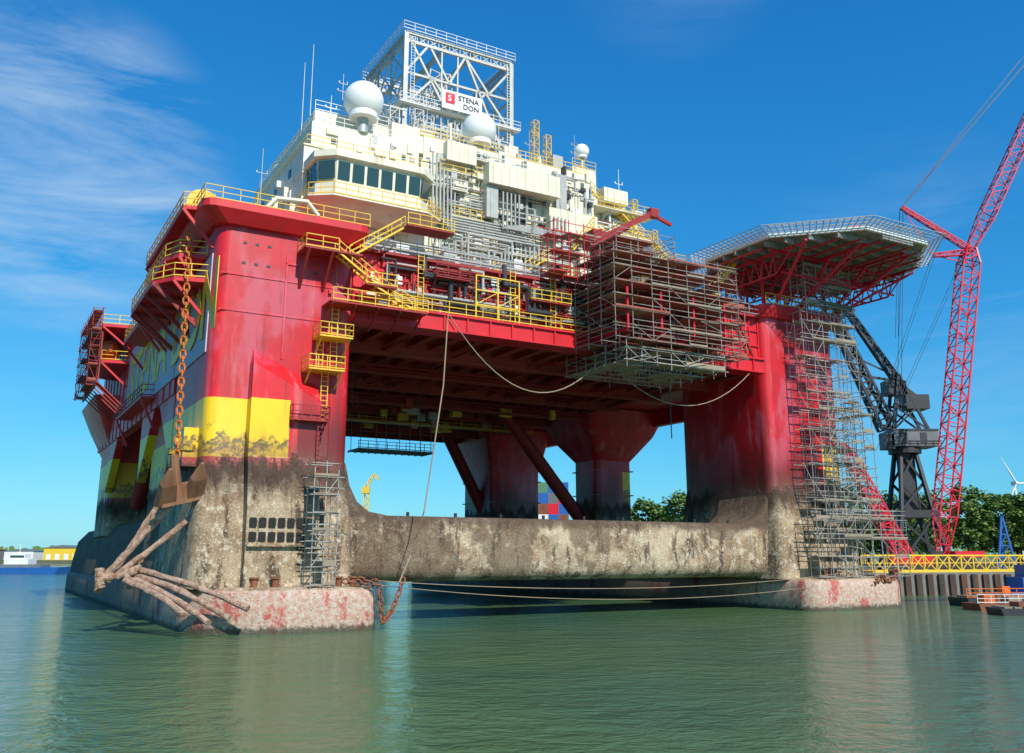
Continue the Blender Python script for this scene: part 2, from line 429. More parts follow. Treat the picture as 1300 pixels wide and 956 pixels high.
m=MB(); m.loft([rrect(XR-.2,XR2+.4,-.5,14.4,31.6,1,3),rrect(XR-.2,XR2+1,-1.0,15,32.6,1,3),rrect(XR-.2,XR2+1,-1,15,33,1,3)])
m.obj('column_cap',['red'],cr)
# ---------------- left winch platforms
def platform(poly,z,th=.35,mr='yel',mp='red',brk=True,h=1.15,name='side_platform',par=rig):
    m=MB(); m.prism(poly,'z',z-th,z,0)
    m.rail([(x,y,z) for x,y in poly],h,1.5,.05,1)
    if brk:
        for x,y in poly[1:-1]:
            m.beam((x,y,z-th),(.0 if x<0 else x,(y if x<0 else 0),z-3.2),.16,4,0)
    return m.obj(name,[mp,mr],par)
platform([(-.1,2.5),(-2.6,3.2),(-3.9,5.5),(-3.9,17),(-2.6,19),(-.1,19.6)],27.6)
platform([(-.1,3.5),(-2.2,4),(-3.0,6),(-3.0,16),(-2,18),(-.1,18.6)],29.9)
platform([(-.1,22),(-2.4,22.6),(-2.4,33),(-.1,33.5)],28.2)
platform([(-.3,1),(-2.6,1.6),(-2.6,20),(-.3,21)],33.2,.3)
platform([(-.1,44),(-3.6,44.6),(-3.6,60),(-.1,61)],32.6)
platform([(-.1,46),(-3.2,46.6),(-3.2,58),(-.1,59)],28.6,brk=True)
platform([(-.1,24),(-1.4,24.2),(-1.4,42),(-.1,42.3)],21.0,.2,'redd')
for b in (5,8.5,12,15.5):
    m=MB(); m.beam((-3.9,b,27.3),(-.1,b,24.0),.22,4); m.beam((-3.8,b,27.1),(-.1,b,27.1),.22,4); P(m,'platform_bracket',['redd'])
m=MB()
for b in range(45,60,2):
    m.beam((-3.5,b,32),(-3.5,b,25.5),.1,4); m.beam((-3.5,b,25.5),(-.1,b,22.5),.1,4); m.beam((-3.5,b,28.4),(-3.5,b+2,32),.08,4); m.beam((-3.5,b,25.5),(-3.5,b+2,28.4),.08,4)
m.beam((-3.5,45,25.5),(-3.5,61,25.5),.12); m.beam((-3.5,45,28.4),(-3.5,61,28.4),.12)
P(m,'platform_truss',['redd'])
for b in (4.5,9.5,15):
    m=MB(); m.beam((-.6,b,34.6),(-.6,b+3,34.6),1.0,18,0)
    for bb in (b-.1,b+3): m.beam((-.6,bb,34.6),(-.6,bb+.15,34.6),1.35,20,0)
    m.box(-1.6,.6,b-.5,b+3.6,33.2,33.7,0); m.box(.6,2.2,b+.3,b+2.6,33.2,35.4,0)
    P(m,'anchor_winch',['yel'],True)
m=MB(); m.tube([(3.5,-1.0,33.3),(4.2,-1.1,34.2),(6.8,-1.1,34.4),(7.8,-1.1,33.3)],.2,8)
P(m,'fairlead_pipe',['cream'],True)
for b in (2.4,5.4):
    m=MB(); m.cyl((-.7,b,13.4),.9,.5,14); m.box(-1.1,0,b-.7,b+.7,12.2,15.2); P(m,'fairlead',['hull'])
m=MB(); rings=[]
for t,w,h in ((0,.2,.5),(.08,.9,1.0),(.25,1.35,1.35),(.6,1.4,1.4),(.88,1.1,1.2),(1,.35,.6)):
    y=47+t*8; rings.append([(-2.2+w*math.cos(q*math.pi/6),y,30.2+h*math.sin(q*math.pi/6)) for q in range(12)])
m.loft(rings); m.box(-2.7,-1.7,52,53.6,31.4,32.1)
P(m,'lifeboat',['orange'],True)

# ---------------- front deck face details
m=MB()
m.rail([(12,-.25,26.7),(36,-.25,26.7)],1.15,1.7,.045)
P(m,'walkway_railing',['yel'])
for a in (17.5,27,31.5):
    m=MB(); m.ladder((a,-.1,26.7),5.2,.55); P(m,'face_ladder',['yel'])
m=MB()
for a in (23.3,25.6,27.9): m.beam((a,-.2,26.7),(a,-.2,30.8),.09)
for z in (28,29.4,30.8): m.beam((23.3,-.2,z),(27.9,-.2,z),.07)
for a in (23.3,25.6): m.beam((a,-.2,28),(a+2.3,-.2,29.4),.05)
P(m,'yellow_frame',['yel'])
for a0,a1,z,k in ((19,22.5,30,'redd'),(29,33.5,29.2,'yel')):
    m=MB()
    m.box(a0,a1,-.7,.6,z-.1,z,1); m.rail([(a0,-.7,z),(a1,-.7,z)],1.05,1.1,.045,0); m.rail([(a0,-.7,z),(a0,.5,z)],1.05,1.1,.045,0); m.rail([(a1,-.7,z),(a1,.5,z)],1.05,1.1,.045,0)
    for a in (a0+.1,a1-.1): m.beam((a,-.6,z-.1),(a,.6,z-1.2),.07,4,1)
    P(m,'face_platform',[k,'redd'])
m=MB(); m.rail([(12.6,.15,31.75),(XR,.15,31.75)],1.15,1.6,.04)
P(m,'deck_edge_railing',['galv'])
m=MB(); m.rail([(-1.5,14.6,33.2),(-1.5,-1.1,33.2),(12.4,-1.1,33.2)],1.15,1.4,.04); P(m,'deck_edge_railing',['yel'])
m=MB(); m.rail([(XR,-.9,33),(XR2+.8,-.9,33)],1.15,1.5,.045); P(m,'deck_edge_railing',['yel'])
def pipes_on_wall(name,mat,a0,a1,b,z0,z1,n,rmin,rmax,seed,vert=.5,par=rig):
    r=random.Random(seed); m=MB()
    for i in range(n):
        rad=r.uniform(rmin,rmax); bb=b-rad-r.random()*.5
        if r.random()<vert:
            a=r.uniform(a0,a1); za,zb=sorted((r.uniform(z0,z1),r.uniform(z0,z1)))
            if zb-za<1.5: zb=min(z1,za+2.5)
            a2=a+r.choice((-1,1))*r.uniform(.8,3.5)
            a2=max(a0,min(a1,a2))
            m.pipe([(a,bb,za),(a,bb,zb),(a2,bb,zb)],rad,8)
        else:
            z=r.uniform(z0,z1); aa,ab=sorted((r.uniform(a0,a1),r.uniform(a0,a1)))
            if ab-aa<3: ab=min(a1,aa+4)
            m.pipe([(aa,b,z),(aa,bb,z),(ab,bb,z),(ab,bb,max(z0,z-r.uniform(.5,2)))],rad,8)
    return m.obj(name,[mat],par,(0,0,0),True,kind='stuff')
pipes_on_wall('grey_pipework','pipe',14,36,.6,27.0,31.2,22,.05,.15,3)
pipes_on_wall('dark_pipework','dark',14,36,.5,27.0,31.0,18,.06,.18,4)
pipes_on_wall('red_pipework','redd',12,36,.6,27,31,24,.05,.12,5)
for a,z in ((18.2,30.6),(26.5,31.0),(33,30.5)):
    m=MB(); m.pipe([(a,.2,z+1.2),(a,.0,z-.6),(a+2.6,.0,z-.6),(a+2.6,.0,z-2.8),(a+5,.0,z-2.8)],.24,10); P(m,'exhaust_duct',['dark'],True)
def wallclutter(name,mats,a0,a1,b,z0,z1,n,seed,par=rig,dep=.5,wm=1.3):
    r=random.Random(seed)
    for i in range(n):
        a=r.uniform(a0,a1);z=r.uniform(z0,z1);w=r.uniform(.25,wm);h=r.uniform(.3,1.2); k=r.randrange(len(mats)); d=r.uniform(.1,dep); a2=min(a+w,a1+.5)
        item(name,mats,par,lambda m,mi:m.box(a,a2,b-d,b,z,z+h,mi),k)
wallclutter('junction_box',['red','cream','galv','redd','redd','dark','white','red'],12.5,36,.74,27,30.6,80,11,rig,.5,.8)
for a in (14,20,29.5): m=MB(); m.box(a,a+.95,.66,.73,26.7,28.8); P(m,'deck_door',['white'])
for a in (32,36.5,56): m=MB(); m.beam((a,.2,31),(a+2.2,.2,26.8),.16,4); P(m,'face_strut',['redd'])

m=MB()
m.box(11.8,14.6,-2.4,-.4,27.6,27.75,1); m.box(6.5,11.4,-2.4,-.1,30.0,30.15,1); m.box(15.5,20,-2.2,-.3,33.6,33.75,1)
m.stair((13,-2.2,27.7),(9.3,-2.2,30.1),.9,0); m.stair((10.6,-1.3,30.1),(15.6,-1.3,33.7),.9,0)
m.stair((12.5,-2.2,27.7),(16.5,-2.2,25.9),.9,0)
m.rail([(6.5,-2.4,30.1),(9.3,-2.4,30.1)],1.1,1.2,.045); m.rail([(6.5,-2.4,30.1),(6.5,-.1,30.1)],1.1,1.2,.045)
m.rail([(15.5,-2.2,33.7),(20,-2.2,33.7)],1.1,1.2,.045); m.rail([(11.8,-2.4,27.7),(14.6,-2.4,27.7)],1.1,1.2,.045)
m.rail([(9,-2.4,25.9),(17.5,-2.4,25.9)],1.1,1.3,.045); m.box(8.8,17.5,-2.4,-.05,25.75,25.9,1)
for a in (9,11,13,15,17): m.beam((a,-2.3,25.7),(a,-.0,24.2),.1,4,1)
for a in (6.8,8.8,10.8): m.beam((a,-2.3,30),(a,-.0,27.2),.16,4,1)
P(m,'stairway',['yel','redd'])
for z,a0,a1 in ((23.0,8.2,11.0),(20.2,7.4,10.4),(16,6.3,9.3)):
    m=MB(); k=0 if z>17 else 1
    m.box(a0,a1,-1.9,0,z-.12,z,k); m.rail([(a0,-1.9,z),(a1,-1.9,z)],1.1,.8,.045,k)
    m.rail([(a0,-1.9,z),(a0,-.1,z)],1.1,.8,.045,k); m.rail([(a1,-1.9,z),(a1,-.1,z)],1.1,.8,.045,k)
    for a in (a0+.2,a1-.2): m.beam((a,-1.8,z-.1),(a,0,z-1.3),.08,4,k)
    P(m,'column_platform',['yel','redd'])
for a,b,z,h,k in ((9.6,-.5,23,3,0),(8.4,-.5,20.2,2.9,0),(8.9,-.6,16,4.2,0),(8.5,-1.5,10.5,5.5,1),(9.6,-.4,20.2,5.6,0)):
    m=MB(); m.ladder((a,b,z),h,.55); P(m,'column_ladder',['redd' if k else 'yel'])
m=MB(); m.box(9.9,10.05,-.08,.02,13,30)
for z in (24.5,27.5): m.box(.4,11.4,-.07,.02,z,z+.1)
m.box(5.6,5.75,-.1,.02,21,30); m.box(5.6,9.2,-.1,.02,29,29.15)
for z in (22,23.5,26,27): m.box(9.3,9.6,-.3,.0,z,z+.3)
m.obj('column_stiffener',['hull'],cl,kind='stuff')

# ---------------- accommodation
RB=49.2; RC=47.2
def windows(parent,a0,a1,n,b,z,w,h):
    for i in range(n):
        a=a0+(a1-a0)*i/max(1,n-1); mm=MB(); mm.box(a,a+w,b-.06,b-.01,z,z+h); mm.obj('window',['glass'],parent)
m=MB()
m.box(8.9,22,8,34,31.7,43.9); m.box(10,21.5,9.5,31,43.9,47.2)
m.prism([(8.9,31.7),(6.4,31.7),(6.4,37),(8.9,41)],'y',14,30)
m.box(11,19,12,28,47.2,49.8)
m.box(22,44,10,34,31.7,46.0); m.box(22.6,44,10.8,33.5,46.0,RB); m.box(44,52,12,31,31.7,RC-1.5); m.box(44,51,13,30,RC-1.5,RC); m.box(44.5,48,15,25,RC,52.2)
m.box(52,57,13,28,31.7,40.5); m.box(51,54.5,14,26,40.5,44.5)
m.box(24,30,16,26,RB,51.6); m.box(35,42,15,25,RB,51.4); m.box(19,24,11,20,47.2,50)
for z in (34.8,37.8,40.9,43.8): m.box(8.8,22.1,7.86,34.1,z,z+.12)
for z in (34.8,37.8,40.9,43.6,45.9): m.box(22.05,44.1,9.86,34,z,z+.12)
for z in (35.8,39,42.3,45.4): m.box(44.1,52.1,11.86,31,z,z+.12)
a=23
while a<44: m.box(a,a+.12,9.9,10,31.8,45.9); a+=2.1
a=9.6
while a<22: m.box(a,a+.1,7.92,8,31.8,37); a+=1.7
acc=P(m,'accommodation_block',['cream'],label='cream-painted multi-storey accommodation block with rust streaks')
r=random.Random(77)
for i in range(20):
    a=r.uniform(23,42); z=r.choice((31.9,35.0,38.0,41.1,43.9)); m=MB(); m.box(a,a+r.uniform(.6,1.8),9.9,9.99,z+.1,z+r.uniform(1.2,2.2)); m.obj('recess_shade_panel',['dgrey'],acc)  # flat dark panels on the wall, painting the shade of recesses
m=MB()
pb=lambda z,g:[(9.3-g,8.1,z),(9.3-g,5.2-g,z),(10.8-g*.5,3.8-g,z),(19.3+g*.5,3.8-g,z),(20.8+g,5.2-g,z),(20.8+g,8.1,z)]
m.loft([pb(36.4,-1.6),pb(37.3,.0),pb(38.9,.0)]); m.loft([pb(38.9,-.25),pb(41.2,-.05)]); m.loft([pb(41.2,.1),pb(41.35,.35),pb(42.0,.35),pb(42.2,-.2)])
m.loft([pb(37.2,.9),pb(37.35,.9)])
bridge=m.obj('bridge',['cream'],acc,label='faceted wheelhouse with a band of dark slanted windows')
def slant(p,q,z0,z1,o0,o1):
    mm=MB(); p=Vector(p);q=Vector(q);d=(q-p).normalized();nrm=Vector((d.y,-d.x,0))
    pts=[]
    for z,o in ((z0,o0),(z1,o1)):
        pts+= [tuple(p+nrm*o+Vector((0,0,z))),tuple(q+nrm*o+Vector((0,0,z))),tuple(q+nrm*(o-.06)+Vector((0,0,z))),tuple(p+nrm*(o-.06)+Vector((0,0,z)))]
    mm.loft([pts[:4],pts[4:]]); mm.obj('window',['glass'],bridge)
for i in range(6):
    a=11.0+i*1.42; slant((a,4.0,0),(a+1.15,4.0,0),39.25,41.0,.05,.16)
for p,q in (((9.45,7.9),(9.45,6.7)),((9.45,6.5),(9.45,5.3)),((9.55,5.05),(10.75,3.95)),((19.4,3.95),(20.6,5.05)),((20.62,5.4),(20.62,6.6)),((20.62,6.8),(20.62,7.9))):
    slant((p[0],p[1],0),(q[0],q[1],0),39.25,41.0,.06,.2)
m=MB(); m.rail(pb(37.35,.85)[0:6],1.15,1.2,.045)
m.obj('bridge_railing',['yel'],bridge)
for pts in ([(9.2,33,43.95),(9.2,8.2,43.95),(21.8,8.2,43.95)],[(22.3,10.9,RB),(43.8,10.9,RB)],[(44.2,13.1,RC),(50.8,13.1,RC)],[(44.5,15,52.2),(48,15,52.2)],[(52,13.1,40.5),(57,13.1,40.5)]):
    m=MB(); m.rail(pts,1.1,1.5,.04); m.obj('roof_railing',['yel'],acc)
for pts in ([(10.2,30,47.25),(10.2,9.7,47.25),(21.3,9.7,47.25)],[(9.4,4.2,42.2),(20.5,4.2,42.2)],[(24,16,51.6),(30,16,51.6)],[(35,15,51.4),(42,15,51.4)],[(11,12,49.8),(19,12,49.8)],[(51,14,44.5),(54.5,14,44.5)]):
    m=MB(); m.rail(pts,1.1,1.5,.04); m.obj('upper_roof_railing',['white'],acc)
def balcony(a0,a1,b0,b1,z,mt_='yel'):
    m=MB(); m.box(a0,a1,b0,b1,z-.1,z,1); m.rail([(a0,b0,z),(a1,b0,z)],1.1,1.4,.04,0); m.rail([(a0,b0,z),(a0,b1,z)],1.1,1.4,.04,0)
    a=a0+.3
    while a<a1: m.prism([(b0,z-.1),(b1,z-.1),(b1,z-1.0)],'x',a,a+.08,1); a+=2.2
    m.obj('balcony',[mt_,'cream'],acc)
for q in ((22.1,30,9.0,9.9,40),(22.1,27,9.0,9.9,43.1,'white'),(22.1,37,9.0,9.9,34.7),(31,40,8.8,9.9,37,'white'),(38,52,9.6,11.9,42.2),(44,53,10,11.9,45.4),(39,53,9.0,11.9,38.6,'white'),(39,52,9.0,11.9,35.4),(28,37,9.2,10.8,47.2,'white'),(24,34,9.3,9.9,45.2)): balcony(*q)
balcony(51,58.5,10,12.9,36.5); balcony(52,58,10.5,12.9,40.4)
for p,q in (((48,10.3,45.4),(52.5,10.3,42.0)),((52.5,9.6,42.2),(56.5,9.6,38.6)),((44,11.6,48.6),(48,11.6,45.4)),((55.5,8.8,38.6),(58.5,8.8,34.5)),((26.5,8.2,31.8),(30.5,8.2,34.6)),((33,8.1,34.6),(36.5,8.1,37)),((40,8.4,38.6),(43,8.4,42.2))):
    m=MB(); m.stair(p,q,.9); m.obj('exterior_stairs',['yel'],acc)
windows(acc,23.5,36,5,10,36.3,.6,.7); windows(acc,11,18,3,8,35.8,.55,.7); windows(acc,12,19.5,4,9.5,45.2,.5,.6); windows(acc,45,50,3,12,40.3,.6,.7)
for i in range(4):
    mm=MB(); b=12+i*5; mm.box(8.82,8.88,b,b+.7,42,42.8); mm.obj('window',['glass'],acc)
for a,b,z in ((9.8,8,37.5),(21,8,37.5),(31.5,10,34.8),(33,10,37.05),(41,10,42.3),(46,12,42.3),(38.5,10,32),(50,12,38.6)): m=MB(); m.box(a,a+.85,b-.09,b-.02,z,z+2); m.obj('door',['white'],acc)
for x0,x1,y0,y1,z0,z1,mt_ in ((29,38,7.9,9.8,44.2,46.6,'cream'),(29,30.4,8.4,9.8,40.5,44.15,'pipe'),(37,43.5,8.6,9.9,40.6,43.2,'cream'),(24.5,28,8.9,9.9,46.2,48.4,'cream'),(41,42.6,8.6,9.9,31.8,38,'cream'),(38.2,39.6,9,9.9,43.3,47.6,'pipe'),(46,49.5,10.6,11.9,46.5,48.2,'cream')):
    m=MB(); m.box(x0,x1,y0,y1,z0,z1)
    a=x0+.5
    while a<x1: m.box(a-.04,a+.04,y0-.07,y0,z0,z1); a+=1.0
    m.obj('ventilation_duct',[mt_],acc)
m=MB()
for i in range(6):
    o=i*.38; m.pipe([(23+o,9.2-.1*i,46.6-i*.5),(23+o,9.0-.1*i,40-o*.9),(33+.5*i,9.0-.1*i,40-o*.9),(33+.5*i,9.0-.1*i,33.8-o*.2)],.11,8)
for i in range(5):
    o=i*.5; m.pipe([(31+o,9.2,44.1),(31+o,8.4,43.6),(31+o,8.4,39.6+o*.3),(37+o,8.4,39.6+o*.3),(37+o,8.4,42)],.1,8)
for i in range(5):
    o=i*.45; m.pipe([(24+o*1.5,8.6-.12*i,33.0),(24+o*1.5,8.6-.12*i,36.2+o),(30.5+o*.8,8.6-.12*i,36.2+o),(30.5+o*.8,8.6-.12*i,34+o*.5),(43-o,8.6-.12*i,34+o*.5)],.12,8)
m.pipe([(38,3,33.4),(58,3,33.4),(58,3,32)],.22,8); m.pipe([(22,5,32.6),(58,5,32.6)],.2,8); m.pipe([(20,4,33.2),(52,4,33.2),(57,1.5,33.2)],.15,8); m.pipe([(13,1.6,32.6),(40,1.6,32.6)],.16,8); m.pipe([(14,1.2,33.1),(33,1.2,33.1),(36,2.6,33.1)],.11,8)
m.obj('grey_pipe_run',['pipe'],acc,(0,0,0),True,kind='stuff')
pipes_on_wall('facade_pipework','pipe',22.5,43.5,9.8,32.4,48,60,.05,.12,21,.55,acc)
pipes_on_wall('facade_pipework','cream',9.5,21.5,7.8,32.2,36.4,14,.05,.12,22,.5,acc)
pipes_on_wall('facade_pipework','white',36,52,11.5,32,46.5,40,.06,.15,23,.55,acc)
pipes_on_wall('facade_pipework','rust',23,50,9.6,32,44,14,.04,.08,24,.55,acc)
pipes_on_wall('facade_pipework','dark',23,50,9.6,32,47,14,.04,.07,25,.6,acc)
wallclutter('wall_fitting',['cream','galv','white','pipe','dark','cream'],22.5,43,9.95,32.2,48,160,31,acc,.8,.9)
wallclutter('wall_locker',['cream','galv','white','yel'],9.5,21,7.95,32.2,43,30,32,acc,.5)
wallclutter('wall_locker',['cream','galv','white','pipe'],44,51.5,11.95,32,46.5,44,33,acc,.6)
wallclutter('wall_locker',['cream','galv','white','cream'],10.5,21,9.45,44.2,46.8,16,34,acc,.4)
wallclutter('wall_locker',['cream','galv','white','redd'],52,56.5,12.95,32,40,14,35,acc,.8)
r=random.Random(5)
for i in range(36):
    b=r.uniform(9,32); z=r.uniform(32.5,42.5); m=MB(); m.box(8.9-r.uniform(.1,.6),8.9,b,b+r.uniform(.3,1.5),z,z+r.uniform(.3,1.2)); m.obj('side_wall_fitting',[r.choice(('cream','galv','white'))],acc)
def scatter(mats,a0,a1,b0,b1,z,n,seed,hmin=.5,hmax=2,wmax=1.8,par=rig):
    r=random.Random(seed)
    for i in range(n):
        a=r.uniform(a0,a1);b=r.uniform(b0,b1);w=r.uniform(.3,wmax);d=r.uniform(.3,wmax);h=r.uniform(hmin,hmax);k=r.randrange(len(mats)); t=r.random()
        if t<.55: item('equipment_locker',mats,par,lambda m,mi:m.box(a,a+w,b,b+d,z,z+h,mi),k)
        elif t<.8: item('vent_stack',mats,par,lambda m,mi:m.cyl((a,b,z),w*.26,h,12,mi),k)
        elif t<.9: item('cylindrical_tank',mats,par,lambda m,mi:m.beam((a,b,z+h*.5),(a+w*1.6,b,z+h*.5),w*.3,12,mi),k)
        else: item('gooseneck_vent',mats,par,lambda m,mi:m.pipe([(a,b,z),(a,b,z+h),(a+.6,b,z+h),(a+.6,b,z+h-.5)],.12,8,mi),k)
scatter(['cream','white','galv','yel','pipe'],4,21,2,7,31.8,40,41,.5,2.0)
scatter(['cream','white','galv','pipe','yel'],22,58,2,9,31.8,110,42,.5,2.6)
scatter(['yel','cream','galv','redd'],0,8,3,30,33.2,34,43,.5,2.2)
scatter(['cream','white','galv'],10.5,20,10,26,47.2,26,44,.5,2.0,1.6,acc)
scatter(['cream','white','galv','pipe'],23,42,11.5,30,RB,100,45,.5,2.8,1.6,acc)
scatter(['white','galv','yel','cream'],44,51,13.5,28,RC,34,47,.6,2.4,1.4,acc)
scatter(['white','galv','yel','cream'],52,57,13.5,26,40.5,20,50,.6,2.4,1.4,acc)
scatter(['redd','red','galv'],56,69,4,40,31.8,50,48,.6,3.0)
scatter(['cream','yel','redd','galv'],1,8,20,68,32,60,49,.6,3.5)
for x in ((2,9,30,50,32,38),(46,60,32,60,31.8,40),(12,44,44,66,31.8,44)): m=MB(); m.box(*x); P(m,'aft_module',['cream'])
def mast(a,b,z,h,mat='white',arms=3,lat=False,par=acc):
    m=MB()
    if lat: m.lattice((a,b,z),(a,b,z+h),.7,max(3,int(h/1.0)),.05,.035)
    else: m.cyl((a,b,z),.06,h,6,0,.03)
    for i in range(arms):
        zz=z+h*(.6+.35*i/max(1,arms)); s=.55-.12*i; m.beam((a-s,b,zz),(a+s,b,zz),.035); m.cyl((a+s,b,zz-.01),.06,.35,6); m.cyl((a-s,b,zz-.01),.09,.22,6)
    m.obj('mast',[mat],par)
mast(9.7,12,47.2,7.5,'galv',0); mast(10.5,12,49,8.0,'galv',0); mast(13.5,11,49,5,'galv',2); mast(12,10,47.2,3.5,'white',1)
mast(38.5,14,RB,7,'yel',2,True); mast(40.2,14,RB,5.5,'yel',1,True); mast(43.5,13,RB,6,'galv',2); mast(50,13,RC,5,'white',1); mast(53,14,44,5,'yel',1,True); mast(29,12,RB,4,'galv',1); mast(8,20,41,7,'galv',1); mast(56,14,40.5,5,'yel',1,True)
mast(3,20,33,5,'white',1); mast(2,55,32,6,'white',1,True); mast(66,12,33,7,'galv',0); mast(61,6,33,6,'galv',1,True); mast(33,13,RB,5,'white',1); mast(36.5,12,RB,4.5,'galv',1); mast(23.5,12,RB,5,'galv',2)
def radome(a,b,z,r,base):
    m=MB(); m.sphere((a,b,z),r,0,26,16); m.cyl((a,b,z-r*.98),r*.72,r*.5,20,0); m.cyl((a,b,base),r*.28,z-r*.9-base,12,1)
    for i in range(8):
        t=i*math.pi/4; m.beam((a,b,z-r*1.0),(a+r*.7*math.cos(t),b+r*.7*math.sin(t),z-r*.9),.06,4,1)
    m.obj('radome',['dome','galv'],acc,(0,0,0),True,label='white satellite dome on a pedestal')
radome(15.3,9.7,50.8,2.05,47.2); radome(30,12.2,52.2,1.95,RB); radome(46.6,16,55.0,.95,52.2)
# ---------------- derrick
m=MB(); zb,zt=48.5,71.4
Lg=[(27,27),(42.6,27),(42.6,41),(27,41)]
for a,b in Lg: m.beam((a,b,zb),(a,b,zt),.42,4)
for z in (58.5,61.2,65.9,70.4,71.6):
    for i in range(4):
        p,q=Lg[i],Lg[(i+1)%4]; m.beam((p[0],p[1],z),(q[0],q[1],z),.28 if z>70 else .2,4)
for i in range(4):
    p,q=Lg[i],Lg[(i+1)%4]
    L=lambda t,z:(p[0]+(q[0]-p[0])*t,p[1]+(q[1]-p[1])*t,z)
    for k in range(10): m.beam(L(k/10,70.4),L((k+1)/10,71.6),.08); m.beam(L(k/10,71.6),L((k+1)/10,70.4),.08); m.beam(L(k/10,70.4),L(k/10,71.6),.08)
    if i%2==0:
        for t0,z0,t1,z1 in ((0,65.9,.2,70.4),(.22,70.4,.40,65.9),(.40,65.9,.55,70.4),(.55,70.4,.78,65.9),(.78,65.9,1,70.4),(.05,70.4,.4,61.2),(.0,61.2,.25,65.9),(.25,65.9,.5,61.2),(.5,61.2,.75,65.9),(.75,65.9,1,61.2),(0,55,.5,61.2),(.5,61.2,1,55),(.55,70.4,.9,58.5)): m.beam(L(t0,z0),L(t1,z1),.2,4)
        for t in (.33,.48,.66): m.beam(L(t,zb),L(t,70.4) if t<.5 else L(t,65.9),.15,4)
    else:
        for z0,z1 in ((49,55),(55,58.5),(58.5,61.2),(61.2,65.9),(65.9,70.4)):
            for t0 in (0,.33,.67):
                m.beam(L(t0,z0),L(min(1,t0+.33),z1),.13,4); m.beam(L(min(1,t0+.33),z0),L(t0,z1),.13,4)
        m.beam(L(.33,zb),L(.33,70.4),.16,4); m.beam(L(.67,zb),L(.67,70.4),.16,4); m.beam(L(0,55),L(1,55),.18)
for a in (33,37): m.beam((a,27,71.5),(a,41,71.5),.35,4)
for i in range(14): m.beam((28.2+i,27.4,50),(28.2+i,27.4,61+(i*7)%5),.1,6)
m.lattice((30,34,49),(34.2,34,71),2.2,9,.14,.08,0,1.6); m.lattice((40,34,49),(35.6,34,71),2.2,9,.14,.08,0,1.6)
der=P(m,'derrick',['derr'],label='truncated steel drilling derrick with diagonal bracing and crown platform')
m=MB(); pr=[(26.5,26.5,71.8),(43.1,26.5,71.8),(43.1,41.5,71.8),(26.5,41.5,71.8)]; m.rail(pr,1.1,1.5,.045,0,True); m.obj('crown_railing',['white'],der)
m=MB(); pr=[(26,26,61.4),(43.6,26,61.4),(43.6,42,61.4),(26,42,61.4)]; m.rail(pr,1.1,1.6,.045,0,True); m.box(26,43.6,26,27,61.25,61.4); m.box(26,27,27,41,61.25,61.4)
m.rail([(28,26.2,58),(42,26.2,58)],1.2,1.6,.05); m.rail([(28,26.2,55),(42,26.2,55)],1.2,1.6,.05); m.ladder((41.8,26.5,50),21,.5); m.ladder((27.6,26.5,50),21,.5)
m.obj('derrick_platform',['white'],der,kind='stuff')
m=MB(); m.box(26,45,24,43,48.8,50.2); m.box(28,42,29,40,50,57); m.box(26.5,32,25,30,50,54); m.box(38,44,25,31,50,56); m.box(33,36,26,30,50,53)
m.obj('drill_floor',['cream'],der)
m=MB()
for i in range(12): m.beam((29+i,26.6,50),(29+i,26.6,60.5),.08)
for z in range(51,61,2): m.beam((28,26.6,z),(42,26.6,z),.07)
for i in range(6): m.beam((28+i*2.3,26.5,50+(i%3)*2),(30.3+i*2.3,26.5,54+(i%3)*2),.08)
m.lattice((33,28,50),(33,28,66),1.6,10,.08,.05); m.lattice((28.2,25.5,50),(28.2,25.5,60),1.2,7,.08,.05); m.lattice((37.5,28,50),(37.5,28,62),1.4,10,.08,.05); m.lattice((24.5,24.5,49),(24.5,24.5,59),1.2,7,.08,.05); m.lattice((22,26,49),(22,26,60),1.6,7,.09,.06); m.beam((21,26,60),(27,26,60),.12); m.beam((21,26,57),(27,26,57),.12)
m.obj('drill_floor_framework',['derr'],der,kind='stuff')
m=MB(); m.box(31.6,37.4,25.5,25.65,61.5,64.1)
sg=m.obj('name_board',['white'],der,label='white board with red emblem and black lettering')
def fm(a,z): return Matrix.Translation((a,25.46,z))@Matrix.Rotation(math.pi/2,4,'X')
text('board_lettering','STENA',1.0,'ink',sg,fm(33.9,63.0),.02,.01); text('board_lettering','DON',1.0,'ink',sg,fm(34.6,61.95),.02,.01)
m=MB(); m.box(32.1,33.4,25.42,25.49,62.3,63.7); lg=m.obj('emblem',['logo'],sg)
text('emblem_letter','S',1.15,'white',sg,Matrix.Translation((32.4,25.40,62.6))@Matrix.Rotation(math.pi/2,4,'X'),.01,.02)
m=MB(); m.cyl((40,3.5,31.8),.9,5.6,14); m.box(38.6,41.2,2.6,4.6,37.2,39.0); m.beam((40,3.5,38.4),(47.2,3.5,42.6),.42,4); m.beam((39.4,3.5,37.4),(44,3.5,40.4),.2,6)
m.beam((47.2,3.5,42.6),(50,3.5,41.8),.25,4); m.box(46.9,48.0,3.1,3.9,42.2,43.2)
P(m,'deck_crane',['redd'])
